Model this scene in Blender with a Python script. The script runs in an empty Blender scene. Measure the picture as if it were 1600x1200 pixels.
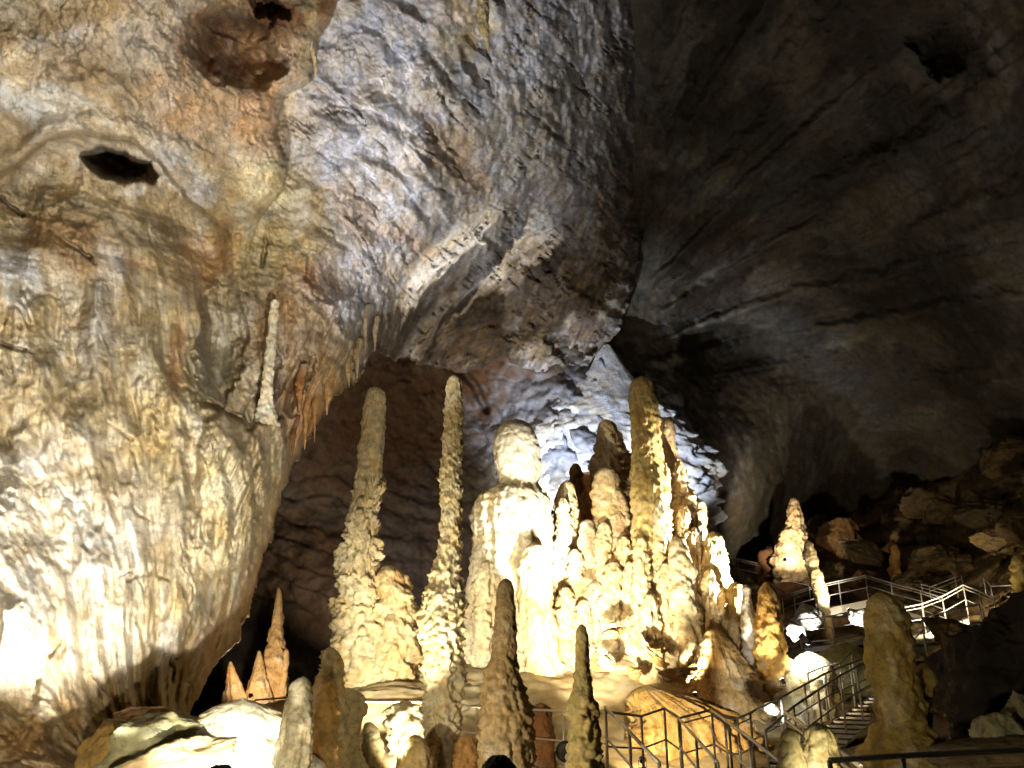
import bpy, math
import numpy as np

sc = bpy.context.scene
COL = sc.collection
F = 1300.0
PITCH = math.radians(19.0)
CZ = 2.2
CT, ST = math.cos(PITCH), math.sin(PITCH)


# ------------------------------------------------------------------ geometry helpers
def P(px, py, Y):
    """world point seen at photograph pixel (px,py), Y metres into the cave"""
    px = np.asarray(px, float); py = np.asarray(py, float)
    xc = (px - 800.0) / F; yc = (600.0 - py) / F
    dy = CT - yc * ST
    s = Y / dy
    return np.stack(np.broadcast_arrays(xc * s, Y + 0 * s, CZ + s * (ST + yc * CT)), -1)


def PV(px, py, Y):
    from mathutils import Vector
    return Vector([float(v) for v in P(px, py, Y)])


def lin(c):
    c = np.asarray(c, float) / 255.0
    return np.where(c <= 0.04045, c / 12.92, ((c + 0.055) / 1.055) ** 2.4)


_G = np.array([[1, 1, 0], [-1, 1, 0], [1, -1, 0], [-1, -1, 0], [1, 0, 1], [-1, 0, 1], [1, 0, -1], [-1, 0, -1],
               [0, 1, 1], [0, -1, 1], [0, 1, -1], [0, -1, -1], [1, 1, 0], [-1, 1, 0], [0, -1, 1], [0, -1, -1]], np.float32)


def _hash(a, b, c, s):
    h = (a.astype(np.int64) * 374761393 + b.astype(np.int64) * 668265263 + c.astype(np.int64) * 2147483647 + s * 974634777) & 0xFFFFFFFF
    h = ((h ^ (h >> 13)) * 1274126177) & 0xFFFFFFFF
    h = ((h ^ (h >> 16)) * 2246822519) & 0xFFFFFFFF
    return h ^ (h >> 15)


def perlin(x, y, z=0.0, seed=0):
    x, y, z = [np.asarray(v, np.float32) for v in np.broadcast_arrays(x, y, z)]
    xi, yi, zi = np.floor(x), np.floor(y), np.floor(z)
    fx, fy, fz = x - xi, y - yi, z - zi
    xi = xi.astype(np.int32); yi = yi.astype(np.int32); zi = zi.astype(np.int32)
    u = fx * fx * fx * (fx * (fx * 6 - 15) + 10); v = fy * fy * fy * (fy * (fy * 6 - 15) + 10); w = fz * fz * fz * (fz * (fz * 6 - 15) + 10)
    out = 0
    for dx in (0, 1):
        for dy in (0, 1):
            for dz in (0, 1):
                g = _G[(_hash(xi + dx, yi + dy, zi + dz, seed) & 15)]
                d = g[..., 0] * (fx - dx) + g[..., 1] * (fy - dy) + g[..., 2] * (fz - dz)
                out = out + d * (u if dx else 1 - u) * (v if dy else 1 - v) * (w if dz else 1 - w)
    return out


def fbm(x, y, z=0.0, o=4, seed=0, gain=0.5):
    a, s, f, n = 1.0, 0, 1.0, 0
    for i in range(o):
        s = s + a * perlin(x * f, y * f, z * f, seed + i); n += a; a *= gain; f *= 2.03
    return s / n * 1.6


def ridged(x, y, z=0.0, o=4, seed=0, gain=0.5):
    a, s, f, n = 1.0, 0, 1.0, 0
    for i in range(o):
        s = s + a * (1 - 2 * np.abs(perlin(x * f, y * f, z * f, seed + i))); n += a; a *= gain; f *= 2.03
    return s / n


def worley(x, y, z=0.0, seed=0):
    """distance to nearest cell point, and a random value of that cell"""
    x, y, z = [np.asarray(v, np.float32) for v in np.broadcast_arrays(x, y, z)]
    xi, yi, zi = [np.floor(v).astype(np.int32) for v in (x, y, z)]
    best = np.full(x.shape, 9.0, np.float32); idv = np.zeros(x.shape, np.float32)
    for dx in (-1, 0, 1):
        for dy in (-1, 0, 1):
            for dz in (-1, 0, 1):
                a, b, c = xi + dx, yi + dy, zi + dz
                h = _hash(a, b, c, seed)
                qx = a + (h & 255) / 255.0 - x; qy = b + ((h >> 8) & 255) / 255.0 - y; qz = c + ((h >> 16) & 255) / 255.0 - z
                d = np.sqrt(qx * qx + qy * qy + qz * qz)
                m = d < best
                best = np.where(m, d, best); idv = np.where(m, ((h >> 20) & 255) / 255.0, idv)
    return best, idv


def sstep(a, b, x):
    t = np.clip((np.asarray(x, float) - a) / (b - a), 0, 1)
    return t * t * (3 - 2 * t)


def tps(pts, smooth=1e-3):
    pts = np.array(pts, float); n = len(pts); S = 400.0
    X = pts[:, :2] / S
    def k(r2): return np.where(r2 > 1e-12, 0.5 * r2 * np.log(r2 + 1e-20), 0)
    K = k(((X[:, None] - X[None]) ** 2).sum(-1)) + smooth * np.eye(n)
    Q = np.c_[np.ones(n), X]
    A = np.block([[K, Q], [Q.T, np.zeros((3, 3))]])
    w = np.linalg.solve(A, np.r_[pts[:, 2], 0, 0, 0])
    def f(x, y):
        x = np.asarray(x, float) / S; y = np.asarray(y, float) / S
        o = w[n] + w[n + 1] * x + w[n + 2] * y
        for i in range(n):
            o = o + w[i] * k((x - X[i, 0]) ** 2 + (y - X[i, 1]) ** 2)
        return o
    return f


def polydist(poly, x, y):
    """signed distance in pixels, positive inside"""
    poly = np.array(poly, float); n = len(poly)
    d2 = np.full(x.shape, 1e12); ins = np.zeros(x.shape, bool)
    for i in range(n):
        ax, ay = poly[i]; bx, by = poly[(i + 1) % n]
        ex, ey = bx - ax, by - ay
        t = np.clip(((x - ax) * ex + (y - ay) * ey) / (ex * ex + ey * ey + 1e-9), 0, 1)
        d2 = np.minimum(d2, (x - ax - t * ex) ** 2 + (y - ay - t * ey) ** 2)
        if abs(ey) > 1e-9:
            c = ((ay > y) != (by > y)) & (x < ex * (y - ay) / ey + ax)
            ins ^= c
    d = np.sqrt(d2)
    return np.where(ins, d, -d)


def linedist(line, x, y):
    d2 = np.full(x.shape, 1e12)
    for (ax, ay), (bx, by) in zip(line[:-1], line[1:]):
        ex, ey = bx - ax, by - ay
        t = np.clip(((x - ax) * ex + (y - ay) * ey) / (ex * ex + ey * ey + 1e-9), 0, 1)
        d2 = np.minimum(d2, (x - ax - t * ex) ** 2 + (y - ay - t * ey) ** 2)
    return np.sqrt(d2)


def raw_mesh(name, V, faces, col=None, smooth=True):
    V = np.ascontiguousarray(V.reshape(-1, 3), np.float32)
    faces = np.ascontiguousarray(faces, np.int32); k = faces.shape[1]
    me = bpy.data.meshes.new(name)
    me.vertices.add(len(V)); me.vertices.foreach_set('co', V.ravel())
    me.loops.add(faces.size); me.loops.foreach_set('vertex_index', faces.ravel())
    me.polygons.add(len(faces)); me.polygons.foreach_set('loop_start', np.arange(0, faces.size, k, dtype=np.int32))
    me.update(calc_edges=True)
    me.polygons.foreach_set('use_smooth', np.full(len(faces), smooth))
    if col is not None:
        c = np.c_[np.clip(col.reshape(-1, 3), 0.003, 0.85), np.ones(len(V))].astype(np.float32)
        me.color_attributes.new('Col', 'FLOAT_COLOR', 'POINT').data.foreach_set('color', c.ravel())
    me.validate()
    return me


def grid_faces(ny, nx, wrap=False, keep=None):
    i = np.arange(ny - 1)[:, None]; j = np.arange(nx if wrap else nx - 1)[None]
    j2 = (j + 1) % nx
    a, b, c, d = np.broadcast_arrays(i * nx + j, i * nx + j2, (i + 1) * nx + j2, (i + 1) * nx + j)
    f = np.stack([a, b, c, d], -1).reshape(-1, 4)
    if keep is not None:
        k = keep.ravel(); f = f[k[f].all(1)]
    return f


def compact(V, f, col):
    u, inv = np.unique(f, return_inverse=True)
    return V.reshape(-1, 3)[u], inv.reshape(f.shape), col.reshape(-1, 3)[u]


def link(name, me, mat, parent=None):
    o = bpy.data.objects.new(name, me); COL.objects.link(o)
    if mat is not None and not len(me.materials): me.materials.append(mat)
    if parent is not None: o.parent = parent
    return o


def tag(o, label=None, cat=None, group=None, kind=None):
    if label: o['label'] = label
    if cat: o['category'] = cat
    if group: o['group'] = group
    if kind: o['kind'] = kind
    return o


def thing(name, label, cat, loc=(0, 0, 0), group=None):
    o = bpy.data.objects.new(name, None); COL.objects.link(o); o.location = loc
    o.empty_display_size = 0.2
    return tag(o, label, cat, group)


# ------------------------------------------------------------------ materials
def nd(nt, t, **kw):
    n = nt.nodes.new(t)
    for k, v in kw.items():
        if k in n.inputs: n.inputs[k].default_value = v
        else: setattr(n, k, v)
    return n


def rock_material(name, rough, scale, bump, dist, speck=0.35, spec=0.3):
    m = bpy.data.materials.new(name); m.use_nodes = True
    nt = m.node_tree; L = nt.links.new
    b = nt.nodes['Principled BSDF']; b.inputs['Roughness'].default_value = rough
    b.inputs['Specular IOR Level'].default_value = spec
    at = nd(nt, 'ShaderNodeAttribute', attribute_name='Col')
    geo = nd(nt, 'ShaderNodeNewGeometry')
    n1 = nd(nt, 'ShaderNodeTexNoise', Scale=scale, Detail=8.0, Roughness=0.68)
    n2 = nd(nt, 'ShaderNodeTexNoise', Scale=scale * 0.33, Detail=6.0, Roughness=0.6, Distortion=0.6)
    n3 = nd(nt, 'ShaderNodeTexNoise', Scale=scale * 2.6, Detail=4.0, Roughness=0.7)
    for n in (n1, n2, n3): L(geo.outputs['Position'], n.inputs['Vector'])
    r1 = nd(nt, 'ShaderNodeMapRange'); r1.inputs[1].default_value = 0.3; r1.inputs[2].default_value = 0.7
    r1.inputs[3].default_value = 0.62; r1.inputs[4].default_value = 1.22
    L(n1.outputs[0], r1.inputs[0])
    r3 = nd(nt, 'ShaderNodeMapRange'); r3.inputs[1].default_value = 0.30; r3.inputs[2].default_value = 0.46
    r3.inputs[3].default_value = 1 - speck; r3.inputs[4].default_value = 1.0
    L(n3.outputs[0], r3.inputs[0])
    mu = nd(nt, 'ShaderNodeMath', operation='MULTIPLY'); L(r1.outputs[0], mu.inputs[0]); L(r3.outputs[0], mu.inputs[1])
    mx = nd(nt, 'ShaderNodeMix', data_type='RGBA', blend_type='MULTIPLY'); mx.inputs[0].default_value = 1.0
    L(at.outputs['Color'], mx.inputs[6]); L(mu.outputs[0], mx.inputs[7])
    # slow tint: ochre against grey white
    tint = nd(nt, 'ShaderNodeValToRGB')
    tint.color_ramp.elements[0].position = 0.36; tint.color_ramp.elements[0].color = (1.0, 0.84, 0.60, 1)
    tint.color_ramp.elements[1].position = 0.62; tint.color_ramp.elements[1].color = (1.0, 1.0, 1.04, 1)
    L(n2.outputs[0], tint.inputs[0])
    m2 = nd(nt, 'ShaderNodeMix', data_type='RGBA', blend_type='MULTIPLY'); m2.inputs[0].default_value = 0.8
    L(mx.outputs[2], m2.inputs[6]); L(tint.outputs[0], m2.inputs[7])
    L(m2.outputs[2], b.inputs['Base Color'])
    bs = nd(nt, 'ShaderNodeMath', operation='MULTIPLY_ADD'); L(n3.outputs[0], bs.inputs[0]); bs.inputs[1].default_value = 0.35
    L(n1.outputs[0], bs.inputs[2])
    n4 = nd(nt, 'ShaderNodeTexNoise', Scale=scale * .14, Detail=3.0); L(geo.outputs['Position'], n4.inputs['Vector'])
    r4 = nd(nt, 'ShaderNodeMapRange'); r4.inputs[1].default_value = .38; r4.inputs[2].default_value = .62; r4.inputs[3].default_value = .2 * bump; r4.inputs[4].default_value = bump
    L(n4.outputs[0], r4.inputs[0])
    bp = nd(nt, 'ShaderNodeBump', Strength=bump, Distance=dist); L(r4.outputs[0], bp.inputs['Strength']); L(bs.outputs[0], bp.inputs['Height'])
    L(bp.outputs[0], b.inputs['Normal'])
    return m


def plain(name, col, rough=0.5, metal=0.0, noise=0.15, scale=20):
    m = bpy.data.materials.new(name); m.use_nodes = True
    nt = m.node_tree; b = nt.nodes['Principled BSDF']
    b.inputs['Roughness'].default_value = rough; b.inputs['Metallic'].default_value = metal
    n = nd(nt, 'ShaderNodeTexNoise', Scale=float(scale), Detail=5.0)
    r = nd(nt, 'ShaderNodeValToRGB')
    c = np.array(col)
    r.color_ramp.elements[0].color = (*(c * (1 - noise)), 1); r.color_ramp.elements[1].color = (*np.minimum(c * (1 + noise), 1), 1)
    r.color_ramp.elements[0].position = 0.3; r.color_ramp.elements[1].position = 0.7
    nt.links.new(n.outputs[0], r.inputs[0]); nt.links.new(r.outputs[0], b.inputs['Base Color'])
    return m


def glow(name, col, s):
    m = bpy.data.materials.new(name); m.use_nodes = True
    b = m.node_tree.nodes['Principled BSDF']
    b.inputs['Base Color'].default_value = (0.8, 0.8, 0.8, 1); b.inputs['Emission Color'].default_value = (*col, 1)
    b.inputs['Emission Strength'].default_value = s
    return m


M_WALL = rock_material('cave_wall_limestone', 0.75, 3.6, 0.8, 0.08, 0.45)
M_VAULT = rock_material('vault_limestone', 0.85, 2.0, 0.9, 0.12, 0.4)
M_CALC = rock_material('calcite', 0.55, 6.0, 1.0, 0.09, 0.5, 0.4)
M_FLOOR = rock_material('flowstone_floor', 0.6, 3.0, 0.5, 0.05, 0.2)
M_RUB = rock_material('rubble_limestone', 0.8, 3.0, 0.9, 0.10, 0.5)
M_STEEL = plain('galvanised_steel', (0.66, 0.62, 0.55), 0.45, 0.55)
M_DECK = plain('steel_grating', (0.20, 0.19, 0.17), 0.6, 0.6)
M_BLACK = plain('black_housing', (0.02, 0.02, 0.022), 0.5, 0.3)
M_LENSW = glow('lamp_lens_warm', (1.0, 0.80, 0.52), 14)
M_LENSC = glow('lamp_lens_cool', (0.78, 0.86, 1.0), 14)
M_LENS = {True: M_LENSW, False: M_LENSC}


# ------------------------------------------------------------------ colour painting
def paint(px, py, W, base, blobs, warp=26, seed=50):
    wx = px + warp * fbm(W[..., 0] * .5, W[..., 1] * .5, W[..., 2] * .5, 4, seed)
    wy = py + warp * fbm(W[..., 0] * .5, W[..., 1] * .5, W[..., 2] * .5, 4, seed + 9)
    ed = 0.35 * fbm(W[..., 0] * 1.6, W[..., 1] * 1.6, W[..., 2] * 1.6, 4, seed + 17)
    c = np.broadcast_to(lin(base), W.shape).copy()
    for (x, y, rx, ry, rot, colr, s) in blobs:
        a = math.radians(rot); dx = wx - x; dy = wy - y
        u = (dx * math.cos(a) + dy * math.sin(a)) / rx; v = (-dx * math.sin(a) + dy * math.cos(a)) / ry
        w = s * sstep(1.35, 0.55, np.sqrt(u * u + v * v) + ed)
        c += w[..., None] * (lin(colr) - c)
    return c


# ------------------------------------------------------------------ near wall and hanging rock
def axis(parts):
    out = []
    for a, b, st in parts: out.append(np.arange(a, b, st))
    out.append([parts[-1][1]])
    return np.concatenate(out).astype(float)


AB_T = [(-600, 1300, 8.5), (-600, 600, 9), (-600, 0, 8), (-600, -400, 7), (0, 1300, 10.5), (0, 1080, 12.6), (0, 980, 12.3), (0, 800, 13.3), (0, 500, 14.5),
        (0, 250, 14), (0, 0, 12.5), (0, -400, 9.5), (200, 1300, 12.5), (200, 1080, 15), (180, 950, 14.8), (200, 800, 15.5), (200, 500, 16.5), (200, 250, 16), (200, 0, 14.5),
        (200, -400, 11), (400, 1000, 19), (400, 800, 18), (400, 600, 18.5), (400, 400, 19), (400, 150, 18.5), (400, -100, 16), (400, -400, 13),
        (300, 1120, 17.5), (300, 1300, 16), (550, 550, 21), (550, 400, 20.5), (550, 200, 19.5), (550, 0, 18), (550, -400, 14.5), (700, 575, 33), (640, 560, 28), (780, 530, 32.5), (700, 500, 28.6), (700, 430, 25.9), (620, 450, 23.6), (700, 350, 23.4), (700, 200, 21),
        (700, 0, 19), (700, -400, 15), (850, 590, 37), (920, 560, 36.5), (850, 480, 32), (850, 400, 29.4), (850, 300, 26.6), (850, 200, 24), (850, 0, 21.5), (850, -400, 16), (980, 560, 38), (980, 400, 32.5),
        (980, 200, 29.2), (980, 0, 25.5), (980, -400, 19), (880, 300, 27), (480, 650, 19.8)]
AB_EDGE = [(-700, -500), (1000, -500), (1000, 0), (1012, 150), (992, 300), (1002, 400), (965, 520), (930, 562), (862, 585), (790, 560), (725, 580), (640, 560),
           (585, 545), (572, 550), (560, 592), (520, 618), (500, 655), (478, 690), (448, 735), (440, 780), (418, 850), (388, 935), (372, 1000), (322, 1060), (290, 1115), (280, 1400), (-700, 1400)]
ATOP = [(-700, -500), (560, -500), (545, -20), (522, 30), (500, 62), (490, 130), (440, 150), (430, 200), (442, 255), (444, 300), (418, 325), (400, 345), (380, 480), (-700, 480)]
LIP = [(-80, 300), (30, 255), (70, 218), (130, 205), (200, 215), (250, 255), (300, 310), (345, 345)]


def build_wall():
    xs = axis([(-600, -60, 12), (-60, 640, 1.9), (640, 1040, 2.4)])
    ys = axis([(-400, -40, 12), (-40, 620, 2.0), (620, 1210, 2.2), (1210, 1300, 10)])
    px, py = np.meshgrid(xs, ys)
    D = tps(AB_T)(px, py)
    W = P(px, py, D)
    X, Y, Z = W[..., 0], W[..., 1], W[..., 2]
    wob = fbm(X * .7, Y * .7, Z * .7, 5, 3)
    wpx = px + 9 * wob + 3 * fbm(X * 3, Y * 3, Z * 3, 3, 31); wpy = py + 9 * fbm(X * .7, Y * .7, Z * .7, 5, 4)
    jx = 9 * fbm(X * 1.9, Y * 1.9, Z * 1.9, 4, 5); jy = 9 * fbm(X * 1.9, Y * 1.9, Z * 1.9, 4, 6)
    # the protruding upper mass with its sharp right-hand edge
    da = polydist(ATOP, wpx, wpy)
    fade = sstep(420, 120, py - 0.12 * (px - 200))
    bul = 3.4 * fade * sstep(0, 600, px + 250)
    rnd = np.clip(1 - da / 42.0, 0, 1)
    D = D - np.where(da > 0, bul * (1 - 0.55 * (1 - np.sqrt(np.clip(1 - rnd * rnd, 0, 1)))), 0)
    # lip with a shallow cave beneath
    lx = np.array([p[0] for p in LIP]); ly = np.array([p[1] for p in LIP])
    yl = np.interp(wpx, lx, ly)
    below = (wpy - yl)
    env = sstep(-90, 60, px) * sstep(375, 320, px)
    D = D + env * 1.9 * sstep(-2, 9, below) * sstep(190, 20, below)
    D = D - env * 0.35 * np.exp(-((below + 14) / 20) ** 2)
    # dark hole and niches
    def pit(x, y, rx, ry, rot, dep, p=2.0):
        nonlocal D
        a = math.radians(rot); dx = wpx + jx - x; dy = wpy + jy - y
        u = (dx * math.cos(a) + dy * math.sin(a)) / rx; v = (-dx * math.sin(a) + dy * math.cos(a)) / ry
        D = D + dep * np.clip(1 - (u * u + v * v), 0, 1) ** (1 / p)
    pit(184, 260, 70, 25, 16, 5.0, 1.5)
    pit(365, 72, 92, 62, 25, 1.9, .9)
    pit(405, 92, 46, 30, 30, .9, 1)
    pit(420, 8, 45, 16, 30, 1.6)
    pit(375, 25, 60, 40, 10, 0.8)
    pit(345, 540, 40, 105, 8, 1.5, 1.6)
    pit(394, 520, 20, 50, 5, .5, 1.2)
    pit(420, 600, 18, 55, 10, 0.6)
    pit(413, 395, 7, 30, 0, .6, 1)
    pit(520, 430, 48, 44, 0, 0.8)
    pit(470, 600, 14, 60, 14, 0.7)
    pit(705, 235, 76, 26, 48, 0.6, 1)
    pit(668, 190, 40, 10, 52, 0.5)
    pit(745, 110, 16, 46, -30, 0.9)
    pit(752, 75, 30, 10, 40, 0.6)
    pit(820, 505, 60, 30, 0, .6, 1)
    pit(895, 530, 40, 40, 0, 1.5)
    pit(130, 1180, 150, 70, -20, 0.5)
    # panel of smooth flowstone with an edge on the left
    pn = polydist([(318, 660), (345, 640), (400, 668), (415, 720), (395, 880), (330, 905), (305, 860), (308, 760)], wpx, wpy)
    D = D - 0.55 * sstep(-4, 10, pn)
    sh = polydist([(396, 660), (442, 652), (450, 700), (440, 790), (404, 800), (396, 720)], wpx - 9 * wob, wpy)
    D = D - .7 * sstep(-3, 8, sh)
    cr = linedist([(325, 625), (350, 642), (380, 655), (388, 672)], wpx, wpy)
    D = D + 0.5 * sstep(7, 1, cr)
    # crack lines on the left
    for ln, w, dp in (([(-10, 300), (60, 345), (140, 402), (185, 425)], 6, .45), ([(-10, 525), (40, 545), (62, 553)], 5, .4), ([(168, 660), (205, 690)], 4, .25),
                      ([(150, 1060), (180, 1085)], 4, .25), ([(440, 195), (500, 235), (570, 300), (640, 410)], 6, .4), ([(655, 110), (660, 190), (640, 260)], 6, .3),
                      ([(560, 300), (600, 330), (660, 400), (690, 425)], 6, .4), ([(495, 130), (520, 160), (570, 168)], 5, .4),
                      ([(600, 430), (640, 470), (600, 400)], 5, .3), ([(250, 860), (200, 900), (260, 905)], 5, .2)):
        dd = linedist(ln, wpx + jx, wpy + jy)
        D = D + dp * .8 * sstep(w, 0.5, dd) * np.clip(.5 + 2.2 * perlin(X * 1.3, Y * 1.3, Z * 1.3, 8), 0, 1)
    # rock grain --------------------------------------------------------------
    right = sstep(400, 500, px - 0.25 * np.clip(py - 330, 0, 400) + 20 * wob) * np.where(da > 0, 1 - fade, 1)   # grey stepped rock
    left = 1 - right
    D = D + 0.55 * fbm(X * .28, Y * .28, Z * .28, 3, 11)
    flute_z = sstep(330, 520, py) * left
    fl = fbm(X * 1.5 + .25 * Z + .4 * wob, Y * 1.1, Z * 0.16, 4, 21)
    fl2 = fbm(X * 4.2 + .6 * Z, Y * 3, Z * 0.4, 3, 22)
    D = D + flute_z * (0.60 * fl + 0.13 * fl2)
    up = left * (1 - sstep(330, 520, py))
    st = fbm(X * .5 + .5 * Z, Y * .5, Z * 1.9 - X * .9, 4, 25)
    D = D + up * (0.20 * st + 0.12 * fbm(X * 2, Y * 2, Z * 2, 4, 26))
    # diagonal ledges on the grey rock
    u = (px + py) / 1.414; v = (py - px) / 1.414
    vv = v / 38.0 + 1.5 * fbm(u / 260., v / 130., 0, 3, 33) + .35 * fbm(X * 1.5, Y * 1.5, Z * 1.5, 4, 34)
    cell = np.floor(vv); fr = vv - cell
    am = np.clip(0.2 + 1.7 * perlin(u / 90., cell * 3.7, 0, 35), 0, 1.2)
    D = D + right * (-0.52 * am * sstep(0.0, .8, fr) * sstep(1.0, .93, fr))
    D = D + right * (0.34 * fbm(X * .8, Y * .8, Z * .8, 5, 37, .52) - 0.09 * ridged(X * 1.6, Y * 1.6, Z * .8, 4, 38))
    # drapery flutes close to the broken lower edge
    ed = polydist(AB_EDGE, wpx + 5 * fbm(px / 16., py / 60., 0, 3, 41), wpy + 10 * fbm(px / 9., py / 300., 0, 3, 42) * sstep(900, 500, py) * sstep(660, 590, px))
    drap = sstep(170, 20, ed) * sstep(330, 430, py) * sstep(900, 720, py)
    D = D + drap * 0.55 * fbm(px / 15. + .03 * py, py / 170., 0, 4, 43)
    rough = fbm(X * 3.1, Y * 3.1, Z * 3.1, 4, 45, .6)
    cz = np.abs(fbm(u / 170., v / 34., 0, 4, 51, .55)); D = D + right * .4 * sstep(.055, .0, cz) * sstep(-.1, .3, fbm(X * .5, Y * .5, Z * .5, 3, 52))
    cl = np.abs(fbm(X * .55 + .2 * Z, Y * .55, Z * .34, 4, 53, .55)); D = D + left * .13 * sstep(.04, .0, cl) * sstep(.0, .35, fbm(X * .6, Y * .6, Z * .6, 3, 54))
    rg = .22 + .95 * sstep(-.25, .35, fbm(X * .42, Y * .42, Z * .42, 3, 55)); rg = rg * (1 - .8 * sstep(1.3, .5, np.hypot((px - 70) / 130., (py - 920) / 170.)))
    D = D + rg * (0.085 * rough + 0.06 * fbm(X * 9, Y * 9, Z * 7, 4, 46, .7) - 0.06 * ridged(X * 5, Y * 5, Z * 4, 4, 47, .6))
    wd, wi = worley(X * 2.3 + wob, Y * 2.3, Z * 2.3, 48)
    D = D + right * (.08 * wd - .10 * wi * sstep(.35, .75, wi))
    # rounding away at the outer edge
    r = np.clip(1 - ed / 46.0, 0, 1)
    back = 1.5 * (1 - np.sqrt(np.clip(1 - r * r, 0, 1))) + np.clip(-ed, 0, 5) * 1.6
    soft = sstep(590, 650, px) * sstep(400, 500, py)            # the ceiling rolls gently into the back chamber
    sr = sstep(860, 1000, px) * sstep(560, 480, py)
    r2 = np.clip(1 - ed / 85.0, 0, 1)
    D = D + back * (1 - soft) * (1 - sr) + (1 - soft) * sr * (2.6 * (1 - np.sqrt(np.clip(1 - r2 * r2, 0, 1))) + np.clip(-ed, 0, 5) * 1.6) + soft * np.clip(-ed, 0, 5) * 1.6
    keep = ed > -5
    Wd = P(px, py, D)
    K = 'k'
    W0 = W
    bl = [(220, 120, 260, 170, 0, (205, 190, 172), .9), (90, 30, 130, 34, -18, (165, 140, 95), .8), (60, 70, 110, 16, -16, (225, 222, 220), .7), (70, 165, 130, 30, 10, (228, 230, 232), .95),
          (150, 120, 90, 40, 20, (178, 150, 105), .6), (300, 150, 80, 60, 0, (210, 180, 150), .8), (190, 215, 170, 22, 22, (222, 216, 204), .8), (290, 270, 70, 24, 38, (215, 214, 216), .95),
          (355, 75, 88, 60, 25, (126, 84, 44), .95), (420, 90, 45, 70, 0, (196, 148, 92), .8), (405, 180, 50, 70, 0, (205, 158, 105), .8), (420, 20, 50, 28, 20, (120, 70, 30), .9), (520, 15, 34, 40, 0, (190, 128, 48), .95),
          (478, 60, 10, 55, 0, (225, 205, 160), .8), (410, 280, 45, 34, -30, (215, 200, 140), .8), (110, 330, 180, 44, 18, (128, 112, 78), .9), (130, 400, 110, 55, 20, (142, 108, 62), .85),
          (20, 440, 30, 52, 0, (215, 220, 230), .95), (160, 470, 26, 130, 12, (190, 185, 180), .7), (200, 300, 60, 24, 20, (160, 140, 100), .7), (205, 292, 22, 12, 20, (222, 222, 222), .9),
          (320, 420, 80, 46, -30, (196, 148, 72), .85), (260, 640, 60, 200, 4, (188, 172, 122), .7), (70, 640, 120, 80, 0, (170, 150, 104), .7), (100, 720, 60, 40, 0, (198, 190, 186), .6),
          (80, 900, 130, 190, 0, (232, 228, 218), .9), (200, 830, 60, 80, 0, (212, 206, 196), .6), (300, 950, 80, 160, 10, (160, 142, 96), .7), (255, 1010, 14, 110, 8, (196, 188, 180), .7),
          (340, 790, 60, 110, 6, (206, 190, 140), .85), (345, 540, 40, 100, 8, (150, 142, 112), .9), (398, 530, 26, 70, 0, (120, 92, 52), .8), (285, 560, 14, 70, 4, (178, 118, 48), .7),
          (120, 1150, 220, 90, -18, (148, 120, 66), .9), (40, 1190, 60, 60, 0, (130, 88, 34), .6), (330, 1010, 30, 60, 20, (190, 150, 130), .6),
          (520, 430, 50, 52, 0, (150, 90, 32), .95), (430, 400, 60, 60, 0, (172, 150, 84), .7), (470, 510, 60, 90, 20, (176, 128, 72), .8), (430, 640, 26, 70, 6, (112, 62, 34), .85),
          (480, 640, 40, 60, 20, (204, 152, 92), .9), (540, 560, 30, 50, 20, (196, 158, 112), .7), (560, 480, 50, 40, -30, (206, 204, 210), .8), (418, 725, 26, 75, 4, (208, 194, 150), .9), (400, 900, 24, 80, 15, (186, 150, 120), .8),
          ]
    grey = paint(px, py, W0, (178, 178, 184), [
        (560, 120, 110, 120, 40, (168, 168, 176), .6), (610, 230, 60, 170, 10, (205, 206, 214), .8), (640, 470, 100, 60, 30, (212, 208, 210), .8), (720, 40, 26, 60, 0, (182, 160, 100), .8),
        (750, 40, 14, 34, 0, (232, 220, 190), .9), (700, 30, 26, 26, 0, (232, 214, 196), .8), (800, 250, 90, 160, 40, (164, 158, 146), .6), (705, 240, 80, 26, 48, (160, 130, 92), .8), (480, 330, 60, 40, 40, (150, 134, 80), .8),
        (560, 330, 60, 26, 45, (186, 160, 140), .6), (640, 380, 60, 18, 45, (190, 158, 130), .6), (860, 450, 90, 60, 0, (140, 116, 88), .7), (650, 540, 110, 60, 0, (106, 86, 62), .95), (745, 520, 140, 80, 0, (96, 78, 58), .95), (870, 490, 130, 100, 0, (84, 68, 52), .95),  # brown rock of the underside, painted darker to stand in for its shade
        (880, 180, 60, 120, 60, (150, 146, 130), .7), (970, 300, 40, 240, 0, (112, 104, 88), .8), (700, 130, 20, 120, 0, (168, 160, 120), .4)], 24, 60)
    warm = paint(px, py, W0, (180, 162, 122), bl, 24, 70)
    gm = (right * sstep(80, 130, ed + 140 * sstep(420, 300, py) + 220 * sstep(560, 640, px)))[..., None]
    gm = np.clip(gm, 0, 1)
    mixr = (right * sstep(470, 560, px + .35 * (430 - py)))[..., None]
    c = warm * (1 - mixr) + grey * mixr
    ochre = sstep(.10, .45, fbm(X * 1.1, Y * 1.1, Z * .8, 5, 81))[..., None]
    c = c * (1 - .38 * ochre) + lin((150, 124, 70)) * .38 * ochre
    white = sstep(.12, .5, fbm(X * .9 + 7, Y * .9, Z * .6, 5, 82))[..., None]
    c = c * (1 - .24 * white) + lin((224, 218, 204)) * .24 * white
    g = fbm(X * 2.4, Y * 2.4, Z * 2.0, 6, 83, .68)
    c = c * (1 + .42 * np.clip(g, -.9, .7))[..., None]
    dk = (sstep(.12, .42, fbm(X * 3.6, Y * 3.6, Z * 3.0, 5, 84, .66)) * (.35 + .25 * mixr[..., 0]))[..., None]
    c = c * (1 - dk) + lin((104, 92, 60)) * dk
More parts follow.
